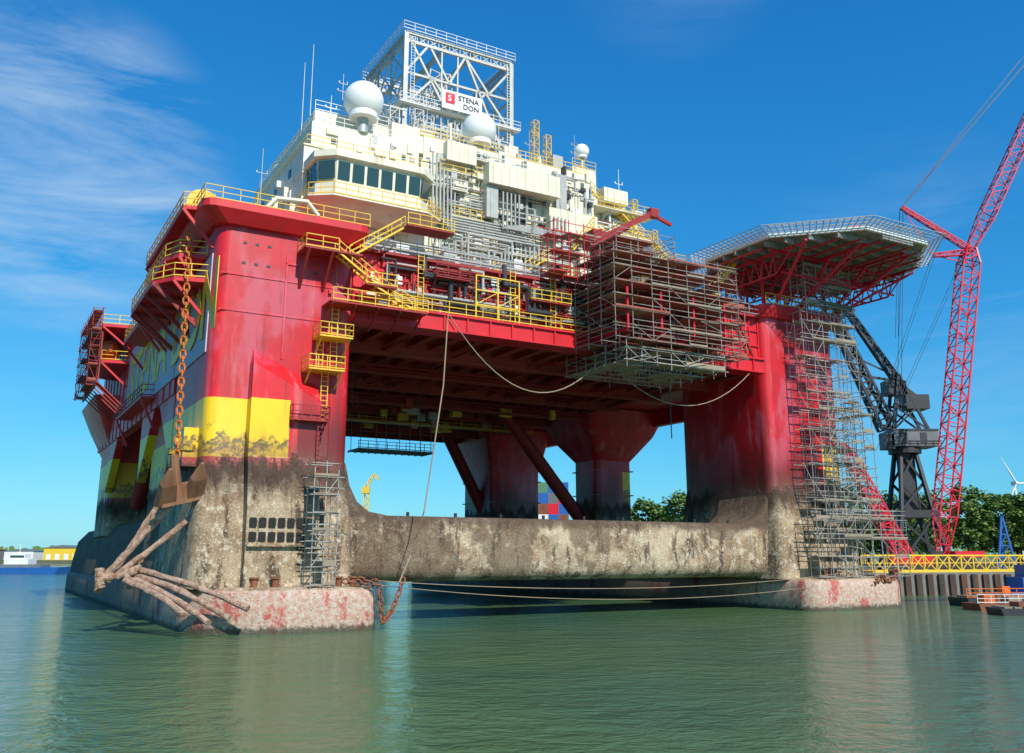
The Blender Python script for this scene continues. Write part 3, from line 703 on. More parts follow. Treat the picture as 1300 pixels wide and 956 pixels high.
# ---------------- helideck
hc=(68.9,.6); HR=12.9; Z=39.5
oct_=lambda r:[(hc[0]+r*math.cos(math.radians(22.5+45*i)),hc[1]+r*math.sin(math.radians(22.5+45*i))) for i in range(8)]
m=MB(); m.prism(oct_(HR),'z',Z-.3,Z,0)
for i in range(-6,7):
    y=i*2; w=math.sqrt(max(0,(HR*.95)**2-y*y)); m.box(hc[0]-w,hc[0]+w,hc[1]+y-.12,hc[1]+y+.12,Z-1.0,Z-.3,0)
heli=P(m,'helideck',['grate'],label='octagonal grey helideck on a truss with perimeter net')
m=MB(); o1,o2=oct_(HR),oct_(HR+2.1)
for i in range(8):
    j=(i+1)%8
    A,B,C,D=[Vector((*p,zz)) for p,zz in ((o1[i],Z-.1),(o1[j],Z-.1),(o2[j],Z+.45),(o2[i],Z+.45))]
    for k in range(16):
        t=k/16; m.beam(A.lerp(B,t),D.lerp(C,t),.05)
    for t in (0,.25,.5,.75,1): m.beam(A.lerp(D,t),B.lerp(C,t),.05)
    U=Vector((0,0,1.1))
    if i not in (2,):
        for k in range(9): p=A.lerp(B,k/8); m.beam(p,p+U,.05)
        for h in (.5,1): m.beam(A+U*h,B+U*h,.05)
m.obj('perimeter_net',['galv'],heli)
m=MB(); o3=oct_(HR+.05)
for i in range(8):
    p,q=o3[i],o3[(i+1)%8]; m.beam((*p,Z-.2),(*q,Z-.2),.28)
m.obj('helideck_edge',['white'],heli)
m=MB()
for i in range(-5,6):
    x=hc[0]+i*2.3; w=math.sqrt(max(0,(HR*.93)**2-(i*2.3)**2))
    m.beam((x,hc[1]-w,Z-1.1),(x,hc[1]+w,Z-1.1),.12)
for i in (-3,-1,1,3):
    x=hc[0]+i*3.1; w=math.sqrt(max(0,(HR*.85)**2-(i*3.1)**2))
    n=8; m.beam((x,hc[1]-w,Z-1.2),(x,hc[1]+w,Z-1.2),.17); m.beam((x,hc[1]-w*.55,Z-3.6),(x,hc[1]+w*.8,Z-3.6),.13)
    for k in range(n):
        y0=hc[1]-w+2*w*k/n; y1=hc[1]-w+2*w*(k+1)/n; ym=max(hc[1]-w*.55,min(hc[1]+w*.8,(y0+y1)/2))
        m.beam((x,y0,Z-1.2),(x,ym,Z-3.6),.08); m.beam((x,ym,Z-3.6),(x,y1,Z-1.2),.08)
for i in (-2,0,2,4): y=hc[1]+i*2; m.beam((hc[0]-11,y,Z-1.3),(hc[0]+11,y,Z-1.3),.15); m.beam((hc[0]-9.3,y,Z-3.6),(hc[0]+9.3,y,Z-3.6),.13)
for x,y,xx,yy in ((60,-8,63,0),(66,-10,66,0),(74,-10,72,0),(80,-6,74,1),(81,4,74,5),(60,4,62,3),(67,-5,67,.5),(73,-5,73,.5),(79,9,73.5,10),(62,9,63,9)):
    m.beam((x-1.4,y,Z-1.4),(min(xx-1.4,XR2),yy,32.8),.18,4)
for x in (60.5,64,67.5,70.5):
    for y in (0.5,10): m.beam((x,y,33),(x,y,Z-1.2),.17,4)
m.beam((60.5,.5,33.2),(64,.5,Z-1.3),.12);m.beam((64,.5,33.2),(67.5,.5,Z-1.3),.12);m.beam((70.5,.5,33.2),(67.5,.5,Z-1.3),.12)
m.obj('helideck_truss',['redb'],heli)
m=MB(); m.stair((55.5,3,34.5),(60,3,Z),1.0); m.stair((51.5,4,32),(55.5,4,34.5),1.0); m.box(54.5,56.5,3,5,34.4,34.5); m.rail([(53.5,2.5,32),(58.5,2.5,32)],1.1)
m.obj('helideck_stairs',['yel'],heli,kind='stuff')
m=MB(); m.box(66.5,71.5,-6.6,-4.4,Z+.02,Z+1.7); m.prism([(66.2,Z+1.7),(71.8,Z+1.7),(69,Z+2.6)],'y',-6.8,-4.2,1); m.obj('helideck_shelter',['white','redb'],heli)
def cat(p,q,sag,n=18):
    p=Vector(p);q=Vector(q); return [tuple(p.lerp(q,i/n)-Vector((0,0,sag*4*(i/n)*(1-i/n)))) for i in range(n+1)]
m=MB(); m.tube(cat((20.5,-.5,26.5),(37.5,-.2,24.6),5.2),.055,6); P(m,'slung_hose',['rope'],True)
m=MB(); m.tube(cat((37.5,-.2,24.6),(57,-.2,24.8),4.2),.05,6); P(m,'slung_hose',['rope'],True)
m=MB(); m.beam((45.7,-.2,25),(45.8,-.2,17),.06); P(m,'hanging_cable',['dark'])
for a,b,l in ((27,20,8),(16,12,5),(51,22,6),(40,30,7)): m=MB(); m.beam((a,b,24.6),(a+.2,b,24.6-l),.04); P(m,'hanging_cable',['dark'])
m=MB(); m.box(XR2,XR2+1.0,15,72,24,32); P(m,'side_shell',['hull'])
flush()

# ================================================================ scaffolds
def scaffold(name,label,boxes,da,db,dz,plk='plank',seed=1,holes=0.0,r_=.045,tubem='tube',rl=1.0,dg=.4,loose=0,jit=1.0):
    b_=boxes[0]; o=(b_[0],b_[2],b_[4])
    e=thing(name,label,'scaffolding',W(*o),TH)
    rr=random.Random(seed); m=MB(); pm=MB()
    for a0,a1,b0,b1,z0,z1 in boxes:
        na=max(1,round((a1-a0)/da)); nb=max(1,round((b1-b0)/db)); nz=max(1,round((z1-z0)/dz))
        A=[a0+(a1-a0)*i/na+(rr.uniform(-.25,.25) if 0<i<na else 0) for i in range(na+1)];B=[b0+(b1-b0)*i/nb for i in range(nb+1)];Zs=[z0+(z1-z0)*i/nz+(rr.uniform(-.08,.08) if i else 0) for i in range(nz+1)]
        for a in A:
            for b in B: m.beam((a+rr.uniform(-.05,.05),b,z0-rr.random()*.7),(a,b,z1+rr.random()*1.3),r_)
        for z in Zs:
            for h in (0,.5,1.0):
                if h and rr.random()>rl: continue
                for b in (B if h==0 else (B[0],B[-1])):
                    i0=0 if h==0 else rr.randrange(0,max(1,na//2)); m.beam((A[i0]-rr.random()*.5*jit,b,z+h+rr.uniform(-.04,.04)),(a1+rr.random()*.5*jit,b,z+h+rr.uniform(-.04,.04)),r_*.85)
                for a in (A if h==0 else (A[0],A[-1])): m.beam((a,b0-.1-rr.random()*.4*jit,z+h),(a,b1+.1,z+h),r_*.85)
        for k in range(nz):
            for i in range(na):
                if rr.random()<dg:
                    s=rr.random()<.5; m.beam((A[i+s],b0-.06,Zs[k]),(A[i+1-s],b0-.06,Zs[k+1]),r_*.8)
        for k in range(nz):
            for i in range(nb):
                if rr.random()<dg:
                    s=rr.random()<.5; m.beam((a0-.06,B[i+s],Zs[k]),(a0-.06,B[i+1-s],Zs[k+1]),r_*.8)
        for k in range(loose):
            a=rr.uniform(a0,a1-2); z=rr.uniform(z0,z1-1); L=rr.uniform(1.5,3.5); t=rr.uniform(-.4,.6); m.beam((a,b0-.15,z),(min(a1,a+L*math.cos(t)),b0-.15-rr.random()*.3,z+L*math.sin(t)),r_*.8)
        for k,z in enumerate(Zs):
            for i in range(na):
                for j in range(nb):
                    if rr.random()<holes: continue
                    pm.box(A[i]+.02,A[i+1]-.02,B[j]+.05,B[j+1]-.05,z+.06,z+.12,0 if rr.random()<.8 else 1)
            for q in range(2):
                if rr.random()<.45: i0=rr.randrange(na); i1=rr.randrange(i0,na)+1; pm.box(A[i0],A[i1],b0-.1,b0-.05,z+.06,z+rr.choice((.24,.24,.5)),rr.randrange(2))
    m.obj('scaffold_tubes',[tubem],e,o,kind='stuff')
    pm.obj('scaffold_planks',[plk,'plank'],e,o,kind='stuff')
    return e
scaffold('hanging_scaffold','multi-level scaffold with reddish planks hung on the deck edge',[(34.2,49.4,-6.8,-.4,25.0,33.2),(35,42,-6.2,-2,33.3,34.8)],2.1,2.1,1.35,'rplank',3,.12,r_=.045,rl=.75,dg=.2,loose=4,tubem='tubeb',jit=.6)
# red support frames inside the hanging scaffold
m=MB()
for a in (36,40,44,48): m.beam((a,-6.3,26),(a,-.3,31.5),.16); m.beam((a,-6.3,26),(a,-.3,26),.16); m.beam((a,-6.3,26),(a,-6.3,30),.14)
P(m,'outrigger_frame',['redb'],kind='stuff')
scaffold('hanging_scaffold','small upper scaffold with red frames beside cream block',[(30.5,36,-2.4,.0,31.9,35.9)],2.1,1.2,2,'rplank',4,.4,tubem='redb',rl=.5)
scaffold('hanging_scaffold','grey scaffold bay slung beneath the deck edge',[(36,48,-6,4,23.1,24.4)],1.8,1.8,1.4,'plank',5,.45,rl=.3,loose=4)
scaffold('hanging_scaffold','scaffold bay joining the platform and column',[(50,54,-3,-.5,25.6,31)],2.0,1.3,1.8,'rplank',6,.45,rl=.6,dg=.3,loose=0,tubem='tubeb')
scaffold('tower_scaffold','tall grey scaffold tower wrapped round the column front',[(62.8,71.4,-2.8,-.6,3.3,31),(65,70,-3.6,-2.8,9,22)],1.9,1.1,2.0,'plank',7,.7,rl=.5,dg=.45,loose=8)
scaffold('tower_scaffold','tall grey scaffold on the outer side of the column',[(71.6,73.2,-2.6,8,3.3,21)],1.6,2.4,2.0,'plank',8,.7,rl=.35,dg=.4,loose=2)
scaffold('tower_scaffold','wide scaffold footing standing on the pontoon deck',[(61.5,75.6,-4.0,-2.8,3.3,9.3)],1.9,1.2,2.0,'plank',9,.65,rl=.45,loose=4)
scaffold('tower_scaffold','scaffold bay climbing to the helideck',[(63.5,71,-3,-.9,31,37.5)],1.9,1.0,2.0,'plank',10,.6,rl=.6,loose=6)
scaffold('tower_scaffold','slim grey scaffold tower at the fouled column base',[(7.6,9.5,-4.1,-2.5,3.3,11.4)],1.0,1.6,1.3,'plank',12,.4,rl=.5)
scaffold('hanging_scaffold','scaffold on the side of the far platform',[(-4.7,-3.7,45,60,25.5,34)],1,2.2,2.0,'rplank',13,.4,tubem='redd',rl=.5)

# ================================================================ anchors, chains, ropes
def chain(m,p,q,link=.85,w=.26,r=.075,mat=0,sag=0):
    pts=[Vector(x) for x in cat(p,q,sag,40)]
    L=sum((b-a).length for a,b in zip(pts[:-1],pts[1:])); n=int(L/(link*.72)); out=[]
    for i in range(n+1):
        t=i/n*40; j=min(39,int(t)); out.append(pts[j].lerp(pts[j+1],t-j))
    for i in range(n):
        a,b=out[i],out[i+1]; c=(a+b)/2; d=(b-a).normalized()
        s=d.cross(Vector((.3,1,0))).normalized()
        if i%2: s=d.cross(s)
        hl=link/2; lp=[]
        for t in range(10):
            th=2*math.pi*t/10; lp.append(tuple(c+d*(hl*math.cos(th))+s*(w*math.sin(th))))
        lp.append(lp[0]); m.tube(lp,r,5,mat)
AB=(-1.6,-.3,9.9); AR=TH+.3
an=thing('anchor','rust-brown stockless anchor hanging at the column corner on orange chain','anchor',W(*AB),AR)
m=MB(); s=1.05; m.beam((0,0,0),(0,0,2.8*s),.42*s,8,0,.28*s)
m.loft([[(-1.5*s,-.6*s,-.6*s),(1.5*s,-.6*s,-.6*s),(1.5*s,.5*s,-.6*s),(-1.5*s,.5*s,-.6*s)],[(-1.1*s,-.45*s,.7*s),(1.1*s,-.45*s,.7*s),(1.1*s,.35*s,.7*s),(-1.1*s,.35*s,.7*s)]])
for sx in (-1,1):
    m.loft([[(sx*.4*s,-.5*s,-.5*s),(sx*1.7*s,-.5*s,-.5*s),(sx*1.7*s,.3*s,-.4*s),(sx*.4*s,.3*s,-.4*s)],[(sx*.6*s,-1.3*s,.9*s),(sx*1.7*s,-1.3*s,.9*s),(sx*1.7*s,-.9*s,1.2*s),(sx*.6*s,-.9*s,1.2*s)],[(sx*1.1*s,-1.7*s,2.1*s),(sx*1.3*s,-1.7*s,2.1*s),(sx*1.3*s,-1.6*s,2.2*s),(sx*1.1*s,-1.6*s,2.2*s)]])
ob=m.obj('anchor_body',['brnz'],an); ob.rotation_euler=(math.radians(8),math.radians(-14),0)
m=MB(); base=Vector(W(*AB)); inv=Matrix.Rotation(-AR,4,'Z')
top=inv@(Vector(W(-1.6,3.5,31.5))-base); bot=inv@(Vector(W(-1.75,.2,12.6))-base)
chain(m,tuple(bot),tuple(top),.8,.22,.08); m.obj('anchor_chain',['orust'],an)
e=thing('anchor_rack','pale encrusted bolster bars fanned out over the pontoon shoulder','anchor rack',W(-1,-2,4),TH)
o=(-1,-2,4); rr_=random.Random(8)
def bend(p0,p1,p2,n=12):
    p0,p1,p2=Vector(p0),Vector(p1),Vector(p2); return [tuple(p0*(1-t)**2+p1*2*t*(1-t)+p2*t*t+Vector((rr_.uniform(-.04,.04),rr_.uniform(-.04,.04),rr_.uniform(-.04,.04)))) for t in [i/n for i in range(n+1)]]
for p0,p1,p2 in (((-4.2,3.0,4.6),(-1.2,-2.0,4.0),(2.8,-5.5,1.9)),((-4.3,2.4,4.2),(-1.6,-2.3,3.6),(1.5,-5.7,1.3)),((-4.4,1.8,3.9),(-2.2,-2.0,3.3),(.2,-5.5,1.0)),((-4.5,1.2,3.7),(-2.8,-1.8,3.1),(-1.2,-4.8,1.5))):
    m=MB(); m.tube(bend(p0,p1,p2),.22,10,0,rr_,.14); m.obj('bolster_bar',['bone'],e,o,True)
for p0,p1,q_ in (((-6.0,2,3.8),(-1.0,.2,10.4),.24),((-5.2,2.4,4.0),(-.6,.6,8.0),.22),((-3.4,3,3.9),(-2.7,2.4,8.6),.18),((-6.3,2.2,3.9),(-3.5,1,4.6),.28),((-5.2,5,3.6),(-2.0,4.5,9.6),.22),((-6.1,2.1,4.6),(-6.0,2.0,3.1),.36),((-4.4,1.4,4.6),(-4.2,1.2,3.2),.3)):
    m=MB(); mid=tuple((Vector(p0)+Vector(p1))/2+Vector((0,0,-.3))); m.tube(bend(p0,mid,p1),q_,10,0,rr_,.16); m.obj('rack_arm',['bone'],e,o,True)
def rope(name,label,pts,r,mat='rope',cat_='rope'):
    o=pts[0]; m=MB(); m.tube(pts,r,6)
    ob=m.obj(name,[mat],None,o,True); ob.location=o; ob['label']=label; ob['category']=cat_; return ob
e=thing('mooring_chain','rusty chain heaped over the pontoon corner','chain',W(12.2,-3.4,3.3),0)
m=MB(); b0=Vector(W(12.2,-3.4,3.3)); T=lambda a,b,z: tuple(Vector(W(a,b,z))-b0)
chain(m,T(10.5,-3.2,3.6),T(12.9,-4.6,3.3),.6,.2,.08); chain(m,T(11.5,-3.6,3.7),T(12.9,-4.5,3.5),.6,.2,.08); chain(m,T(12.9,-4.6,3.3),T(13.2,-4.7,.5),.6,.2,.08); chain(m,T(13.2,-4.7,.6),T(15.8,-2.5,3.8),.6,.2,.08,0,.7)
m.obj('chain_links',['rust'],e)
rope('hanging_rope','long frayed brown rope hanging from the deck edge',[tuple(W(20.3,-.6,26.6)),tuple(W(19.8,-.9,20)),tuple(W(18.8,-1.2,14)),tuple(W(17.8,-1.8,9)),tuple(W(16.5,-2.2,5.5)),tuple(W(15.4,-2.6,3.4))],.06)
rope('mooring_rope','pale mooring line strung low between the pontoons',cat(W(13,-3.5,3.6),W(65,-3,3.6),1.0,24),.03)
rope('mooring_rope','pale mooring line strung low between the pontoons',cat(W(13,-3.0,3.3),W(72,-3.5,3.5),1.8,24),.028)
e=thing('mooring_chain','rusty chain draped over the scaffolded pontoon end','chain',W(68,-4,3.3),0)
m=MB(); b0=Vector(W(68,-4,3.3))
chain(m,T(66.5,-3.2,3.6),T(70,-4.7,3.4),.7,.24,.1,0,1.2); chain(m,T(70,-4.7,3.4),T(74,-3.5,4.0),.7,.24,.1,0,.9); m.obj('chain_links',['rust'],e)

# ================================================================ WATER, LAND
g=G('harbour_water')
w1=g.noise(.16,3,.5,(1,1.1,1)); w2=g.noise(.6,5,.62,(1,1.3,1),.4); w3=g.noise(2.2,4,.6)
h=g.math('ADD',g.math('MULTIPLY',w1,.8),g.math('ADD',g.math('MULTIPLY',w2,.66),g.math('MULTIPLY',w3,.24)))
big=g.noise(.02,3)
g.b.inputs['IOR'].default_value=1.33
M['water']=g.done(g.mix(g.mr(big,.4,.6),(.085,.165,.065),(.06,.14,.075)),.05,0,h,.8,.6)
m=MB(); m.add([(-6000,-300,0),(6000,-300,0),(6000,9000,0),(-6000,9000,0)],[(0,1,2,3)])
o=m.obj('water',['water'],recalc=False); o['kind']='structure'
g=G('quay_ground'); n=g.noise(.3,6,.65); M['ground']=g.done(g.mix(g.mr(n,.4,.6),(.20,.18,.14),(.11,.15,.06)),.95)
m=MB(); m.prism([(46,135),(700,150),(700,900),(60,900),(46,500)],'z',-2,3.2)
o=m.obj('ground',['ground']); o['kind']='structure'
m=MB(); m.prism([(45.6,134.2),(700,149.2),(700,150.2),(46,135.2)],'z',-2,3.5,0)
for i in range(120):
    x=46+i*1.6; y=134.2+(x-46)*15/654; m.box(x,x+.8,y-.35,y+.1,-1,2.9,1)
o=m.obj('quay_wall',['conc','quayd']); solo(o,'dark sheet-piled quay wall with concrete coping','quay wall')
g=G('far_bank_grass'); n=g.noise(.05,5); M['bank']=g.done(g.mix(g.mr(n,.4,.6),(.07,.11,.04),(.13,.13,.08)),.95)
m=MB(); m.prism([(-3000,620),(-150,700),(200,900),(3000,900),(3000,8000),(-3000,8000)],'z',-1,2.4)
o=m.obj('far_shore',['bank']); o['kind']='structure'
g=G('leaf_green'); n=g.noise(.5,4); n2=g.noise(2.5,3)
M['leaf']=g.done(g.mix(g.mr(n2,.4,.6),g.mix(g.mr(n,.4,.6),(.15,.26,.045),(.22,.32,.065)),(.08,.15,.03)),.8)
def treemesh(seed,H=17,Rc=5.5):
    r=random.Random(seed); m=MB()
    m.beam((0,0,0),(r.uniform(-.3,.3),0,H*.55),.35,8,0,.18)
    for i in range(7):
        t=r.uniform(0,6.28); z=H*r.uniform(.25,.5); m.beam((0,0,z),(math.cos(t)*Rc*.6,math.sin(t)*Rc*.6,z+H*.25),.14,5,0,.05)
    c=MB()
    for i in range(56):
        t=r.uniform(0,6.28); ph=r.uniform(-.85,1); rad=math.sqrt(1-ph*ph*.85)*Rc*r.uniform(.35,1.05)
        cx,cy,cz=math.cos(t)*rad,math.sin(t)*rad,H*.58+ph*H*.40
        cr=r.uniform(.7,1.7)
        for k in range(48):
            d=Vector((r.gauss(0,1),r.gauss(0,1),r.gauss(0,.8))).normalized()*cr*r.random()**.4
            p=Vector((cx,cy,cz))+d; s=r.uniform(.18,.36); u=Vector((r.gauss(0,1),r.gauss(0,1),r.gauss(0,.5))).normalized(); w=u.cross(Vector((r.gauss(0,.5),r.gauss(0,.5),1))).normalized()
            c.add([tuple(p-u*s-w*s),tuple(p+u*s-w*s),tuple(p+u*s+w*s),tuple(p-u*s+w*s)],[(0,1,2,3)])
    return m,c
TV=[]
for k in range(3):
    a,b=treemesh(100+k); ta=a.obj('trunk',['bark']); tb=b.obj('crown',['leaf'],recalc=False); TV.append((ta.data,tb.data)); bpy.data.objects.remove(ta); bpy.data.objects.remove(tb)
def tree(x,y,s,k,rz,grp,z=3.2):
    e=thing('tree','leafy green deciduous tree behind the quay','tree',(x,y,z),rz,grp); e.scale=(s*1.1,s*1.1,s)
    for nm,me in zip(('trunk','crown'),TV[k%3]):
        o=bpy.data.objects.new(nm,me); COL.objects.link(o); o.parent=e
r=random.Random(9)
for i in range(22):
    tree(84+i*2.9+r.uniform(-1,1),225+r.uniform(-14,30),r.uniform(.72,1.12),i,r.uniform(0,6),'trees behind the quay')
for i in range(7): tree(46+i*4.0,350+r.uniform(-10,25),r.uniform(1.15,1.5),i,r.uniform(0,6),'trees behind the quay')
m=MB(); r=random.Random(3)
for i in range(4200):
    x=r.uniform(-1300,1500); y=r.uniform(905,960) if x>-100 else r.uniform(735,800); hgt=9+5*mnoise.noise(Vector((x*.012,0,0)))+2*mnoise.noise(Vector((x*.08,3,0)))
    z=2.4+r.random()*hgt; s=r.uniform(1.2,2.6); t=r.uniform(-.5,.5)
    m.add([(x-s,y+t,z-s),(x+s,y-t,z-s*.8),(x+s*.8,y,z+s),(x-s*.9,y+t,z+s*.8)],[(0,1,2,3)])
o=m.obj('distant_wood',['leaf'],recalc=False,kind='stuff'); o['label']='low hazy line of trees along the far shore'; o['category']='woodland'
def shed(x,y,w,d,h,mat,roof,label,name='warehouse'):
    e=thing(name,label,'building',(x,y,2.4))
    m=MB(); m.box(0,w,0,d,0,h)
    m.obj('wall',[mat],e)
    for i in range(int(w/6)): m=MB(); m.box(2+i*6,5+i*6,-.1,-.01,.2,h*.5); m.obj('door',['white'],e)
    m=MB(); m.prism([(-.5,h),(w+.5,h),(w*.5,h+h*.25)],'y',-.5,d+.5); m.obj('roof',[roof],e)
shed(-318,640,24,20,8,'yel','dgrey','yellow waterfront warehouse with pale doors'); shed(-350,650,20,20,6,'white','dgrey','small white waterfront storage shed'); shed(-286,650,30,22,11,'green','green','green metal shed on the far bank'); shed(-395,660,30,20,7,'conc','rust','low grey shed with rusty roof')
e=thing('river_barge','long dark blue river barge with pale wheelhouse','barge',(-170,286,0),math.radians(4))
m=MB(); m.loft([[(-42,-4,-1),(32,-4,-1),(36,0,-1),(32,4,-1),(-42,4,-1)],[(-43,-4.6,1.7),(34,-4.6,2.0),(38.5,0,2.4),(34,4.6,2.0),(-43,4.6,1.7)]]); m.obj('hull',['blue'],e)
m=MB(); m.box(-30,28,-3.6,3.6,1.75,2.8); m.obj('hatch_cover',['dgrey'],e)
m=MB(); m.box(17,24,-3,3,2.85,4.4); m.box(18,22.5,-2,2,4.4,5.8); m.obj('wheelhouse',['white'],e)
m=MB(); m.box(18.2,22.3,-2.06,-2.01,4.8,5.5); m.obj('window',['glass'],e)
m=MB(); m.cyl((20,0,5.8),.1,3,6); m.obj('mast',['white'],e)
e=thing('container_barge','flat dark barge carrying stacked containers','barge',(11,232,0))
m=MB(); m.loft([[(-14,-4,-1),(14,-4,-1),(14,9,-1),(-14,9,-1)],[(-16,-5,2.2),(16,-5,2.2),(16,10,2.2),(-16,10,2.2)]]); m.obj('hull',['dark'],e)
cm=MB(); cm.box(0,2.42,0,12.1,0,2.58)
for i in range(12): cm.box(.08+i*.195,.16+i*.195,-.04,0,.15,2.4)
cm.box(-.02,.1,-.05,.05,0,2.6); cm.box(2.34,2.46,-.05,.05,0,2.6)
cme={}
for c in ('blue','redb','white','rust','green','dgrey'):
    oo=cm.obj('shipping_container',[c]); cme[c]=oo.data; bpy.data.objects.remove(oo)
lab={'blue':'blue','redb':'red','green':'green','white':'white','rust':'brown','dgrey':'grey'}
seq=[('blue','rust'),('white','redb'),('blue','blue'),('redb','rust'),('white','blue'),('rust','redb'),('blue','dgrey'),('green','blue')]
for i in range(8):
    for j in range(3):
        c=seq[i][j] if j<2 else seq[(i*3+1)%8][0]
        o=bpy.data.objects.new('shipping_container',cme[c]); COL.objects.link(o); o.location=(6.4+j*2.5,228,2.25+i*2.6)
        o['label']=lab[c]+' shipping container in a tall stack'; o['category']='container'; o['group']='stacked shipping containers'

# ================================================================ cranes
e=thing('crawler_crane','tall bright red lattice boom crawler crane on the quay','crane',(73.6,162,3.2))
o=(73.6,162,3.2)
m=MB()
m.lattice((73.8,162,5),(75,162,12),1.2,3,.14,.09,0,3.0); m.lattice((75,162,12),(84.3,162,58),3.0,20,.17,.10,0,3.0); m.lattice((84.3,162,58),(84.9,162,61),3.0,2,.17,.1,0,1.6)
m.obj('main_boom',['redb'],e,o)
m=MB(); m.lattice((84.9,162,60.7),(88.5,162,67),1.2,3,.12,.08,0,2.4); m.lattice((88.5,162,67),(112,162,110),2.4,22,.13,.08,0,2.2); m.obj('luffing_jib',['redb'],e,o)
m=MB(); m.lattice((84.9,162,60.7),(73,162,69),.9,9,.12,.07,0,.6); m.lattice((84.6,162,60.2),(78,162,59.6),1.0,5,.1,.07,0,.6); m.beam((73,162,69),(78,162,59.6),.1); m.beam((84.5,162,58),(78,162,59.6),.12); m.obj('jib_strut',['redb'],e,o)
m=MB()
for dy in (-.8,.8):
    m.beam((73,162+dy,69),(112,162+dy,112),.06); m.beam((73,162+dy,69),(99.5,162+dy,100),.05); m.beam((78,162+dy,59.6),(68,166+dy,33),.05); m.beam((73,162+dy,69),(70.5,166+dy,30),.05); m.beam((84,162+dy,60),(66,166+dy,24),.05)
    m.beam((73,162+dy,69),(71.5,166+dy,45),.05)
m.obj('pendant_cables',['dark'],e,o)
m=MB(); m.box(67,80,158,160,3.3,4.3,1); m.box(67,80,164,166,3.3,4.3,1); m.box(70,78,159.5,164.5,4.3,5.2,1); m.box(75,80,159.5,164.5,5.2,6.2); m.box(70.5,72.5,158.6,160.4,4.4,6.2,1); m.obj('crane_body',['redb','dark'],e,o)
e=thing('mobile_crane','smaller red lattice boom crane beside the scaffolded column','crane',(62,150,3.2)); o=(62,150,3.2)
m=MB(); m.lattice((62.3,150,5.0),(54.8,150,21.5),2.3,12,.2,.13,0,1.7); m.lattice((54.8,150,21.5),(53.8,150,23.5),1.7,2,.14,.09,0,.5); m.obj('boom',['redb'],e,o)
m=MB(); m.box(59.5,66,148,152,4.1,5.6); m.box(58,67,147.6,148.8,3.25,4.0,1); m.box(58,67,151.2,152.4,3.25,4.0,1); m.obj('crane_body',['redb','dark'],e,o)
e=thing('harbour_crane','black level-luffing harbour crane with lattice portal and grey cab','crane',(76,178,3.2)); o=(76,178,3.2)
m=MB()
for sx in (-1,1):
    for sy in (-1,1):
        m.beam((76+sx*5,178+sy*4,3.2),(76+sx*3.0,178+sy*3,13),.6,6); m.beam((76+sx*3,178+sy*3,13),(76+sx*1.4,178+sy*1.4,25),.5,6)
m.box(72.0,80,174.5,181.5,12.4,13.8)
for z0,w0,z1,w1 in ((13.4,3,19,2.3),(19,2.3,25,1.5),(3.4,5,12.4,3.1)):
    for sy in (-1,1):
        m.beam((76-w0,178+sy*w0*.8,z0),(76+w1,178+sy*w1*.8,z1),.3); m.beam((76+w0,178+sy*w0*.8,z0),(76-w1,178+sy*w1*.8,z1),.3)
m.box(74.7,77.3,176.9,179.1,13.6,24.8)
m.obj('portal',['dark'],e,o)
m=MB(); m.cyl((76,178,24.6),3,1.0,18); m.box(72.5,81.5,175,181,25.8,28.9,1); m.box(71.0,73,175,177.5,25.2,28.2,0); m.rail([(71.5,174.9,25.7),(81.8,174.9,25.7)],1.1,1.4,.07,0); m.box(72.4,81.6,174.9,175,28.7,29.1,0); m.box(74,75.5,174.9,175,26.4,28.4,0); m.box(78,79.2,174.9,175,26.4,28.4,0)
for sy in (-1.6,1.6):
    m.beam((73.6,178+sy,29.0),(75.5,178+sy,40),.4); m.beam((80.4,178+sy,29.0),(75.5,178+sy,40),.35); m.beam((74,178+sy,34),(79,178+sy,34),.3); m.beam((73.5,178+sy,29),(79,178+sy,34),.22); m.beam((80.4,178+sy,29),(74,178+sy,34),.22)
m.box(76.5,81.0,176.2,179.8,33.2,36.0,0); m.box(73.0,77,176.6,179.4,36,38.8,0)
m.obj('slewing_house',['dark','dgrey'],e,o)
m=MB(); m.lattice((73,178,29.5),(64.5,178,51.5),2.6,12,.34,.2,0,1.5); m.lattice((75.5,178,39.5),(67.4,178,53),1.2,9,.24,.15,0,.9); m.lattice((64,178,51.2),(68.4,178,53.6),1.2,3,.26,.15,0,.9); m.beam((75,178,39.5),(81.5,178,34),.4); m.beam((75.5,178,39),(69,178,40),.3); m.beam((75.5,178,40),(67.5,178,44),.2); m.obj('luffing_boom',['dark'],e,o)
m=MB(); m.box(60,61.2,177,179,36,37.4); m.beam((64.2,178,51),(60.6,178,37.4),.06); m.obj('hook_block',['dark'],e,o)
e=thing('yellow_dock_crane','small yellow dock crane on far quay','crane',(-47,300,0)); o=(-47,300,0)
m=MB(); m.lattice((-47,300,2.5),(-47,300,25),1.4,9,.18,.1); m.box(-48.4,-46,299,301,25,27.0); m.obj('tower',['yel'],e,o)
m=MB(); m.lattice((-47.6,300,26),(-44.8,300,31),1.0,5,.16,.1,0,.6); m.lattice((-44.8,300,31),(-43,300,29.5),.7,2,.16,.1,0,.4); m.obj('jib',['yel'],e,o)
m=MB(); m.loft([[(-55,296,-.5),(-41,296,-.5),(-41,304,-.5),(-55,304,-.5)],[(-56,295.5,2.5),(-40,295.5,2.5),(-40,304.5,2.5),(-56,304.5,2.5)]]); m.obj('hull',['dark'],e,o)

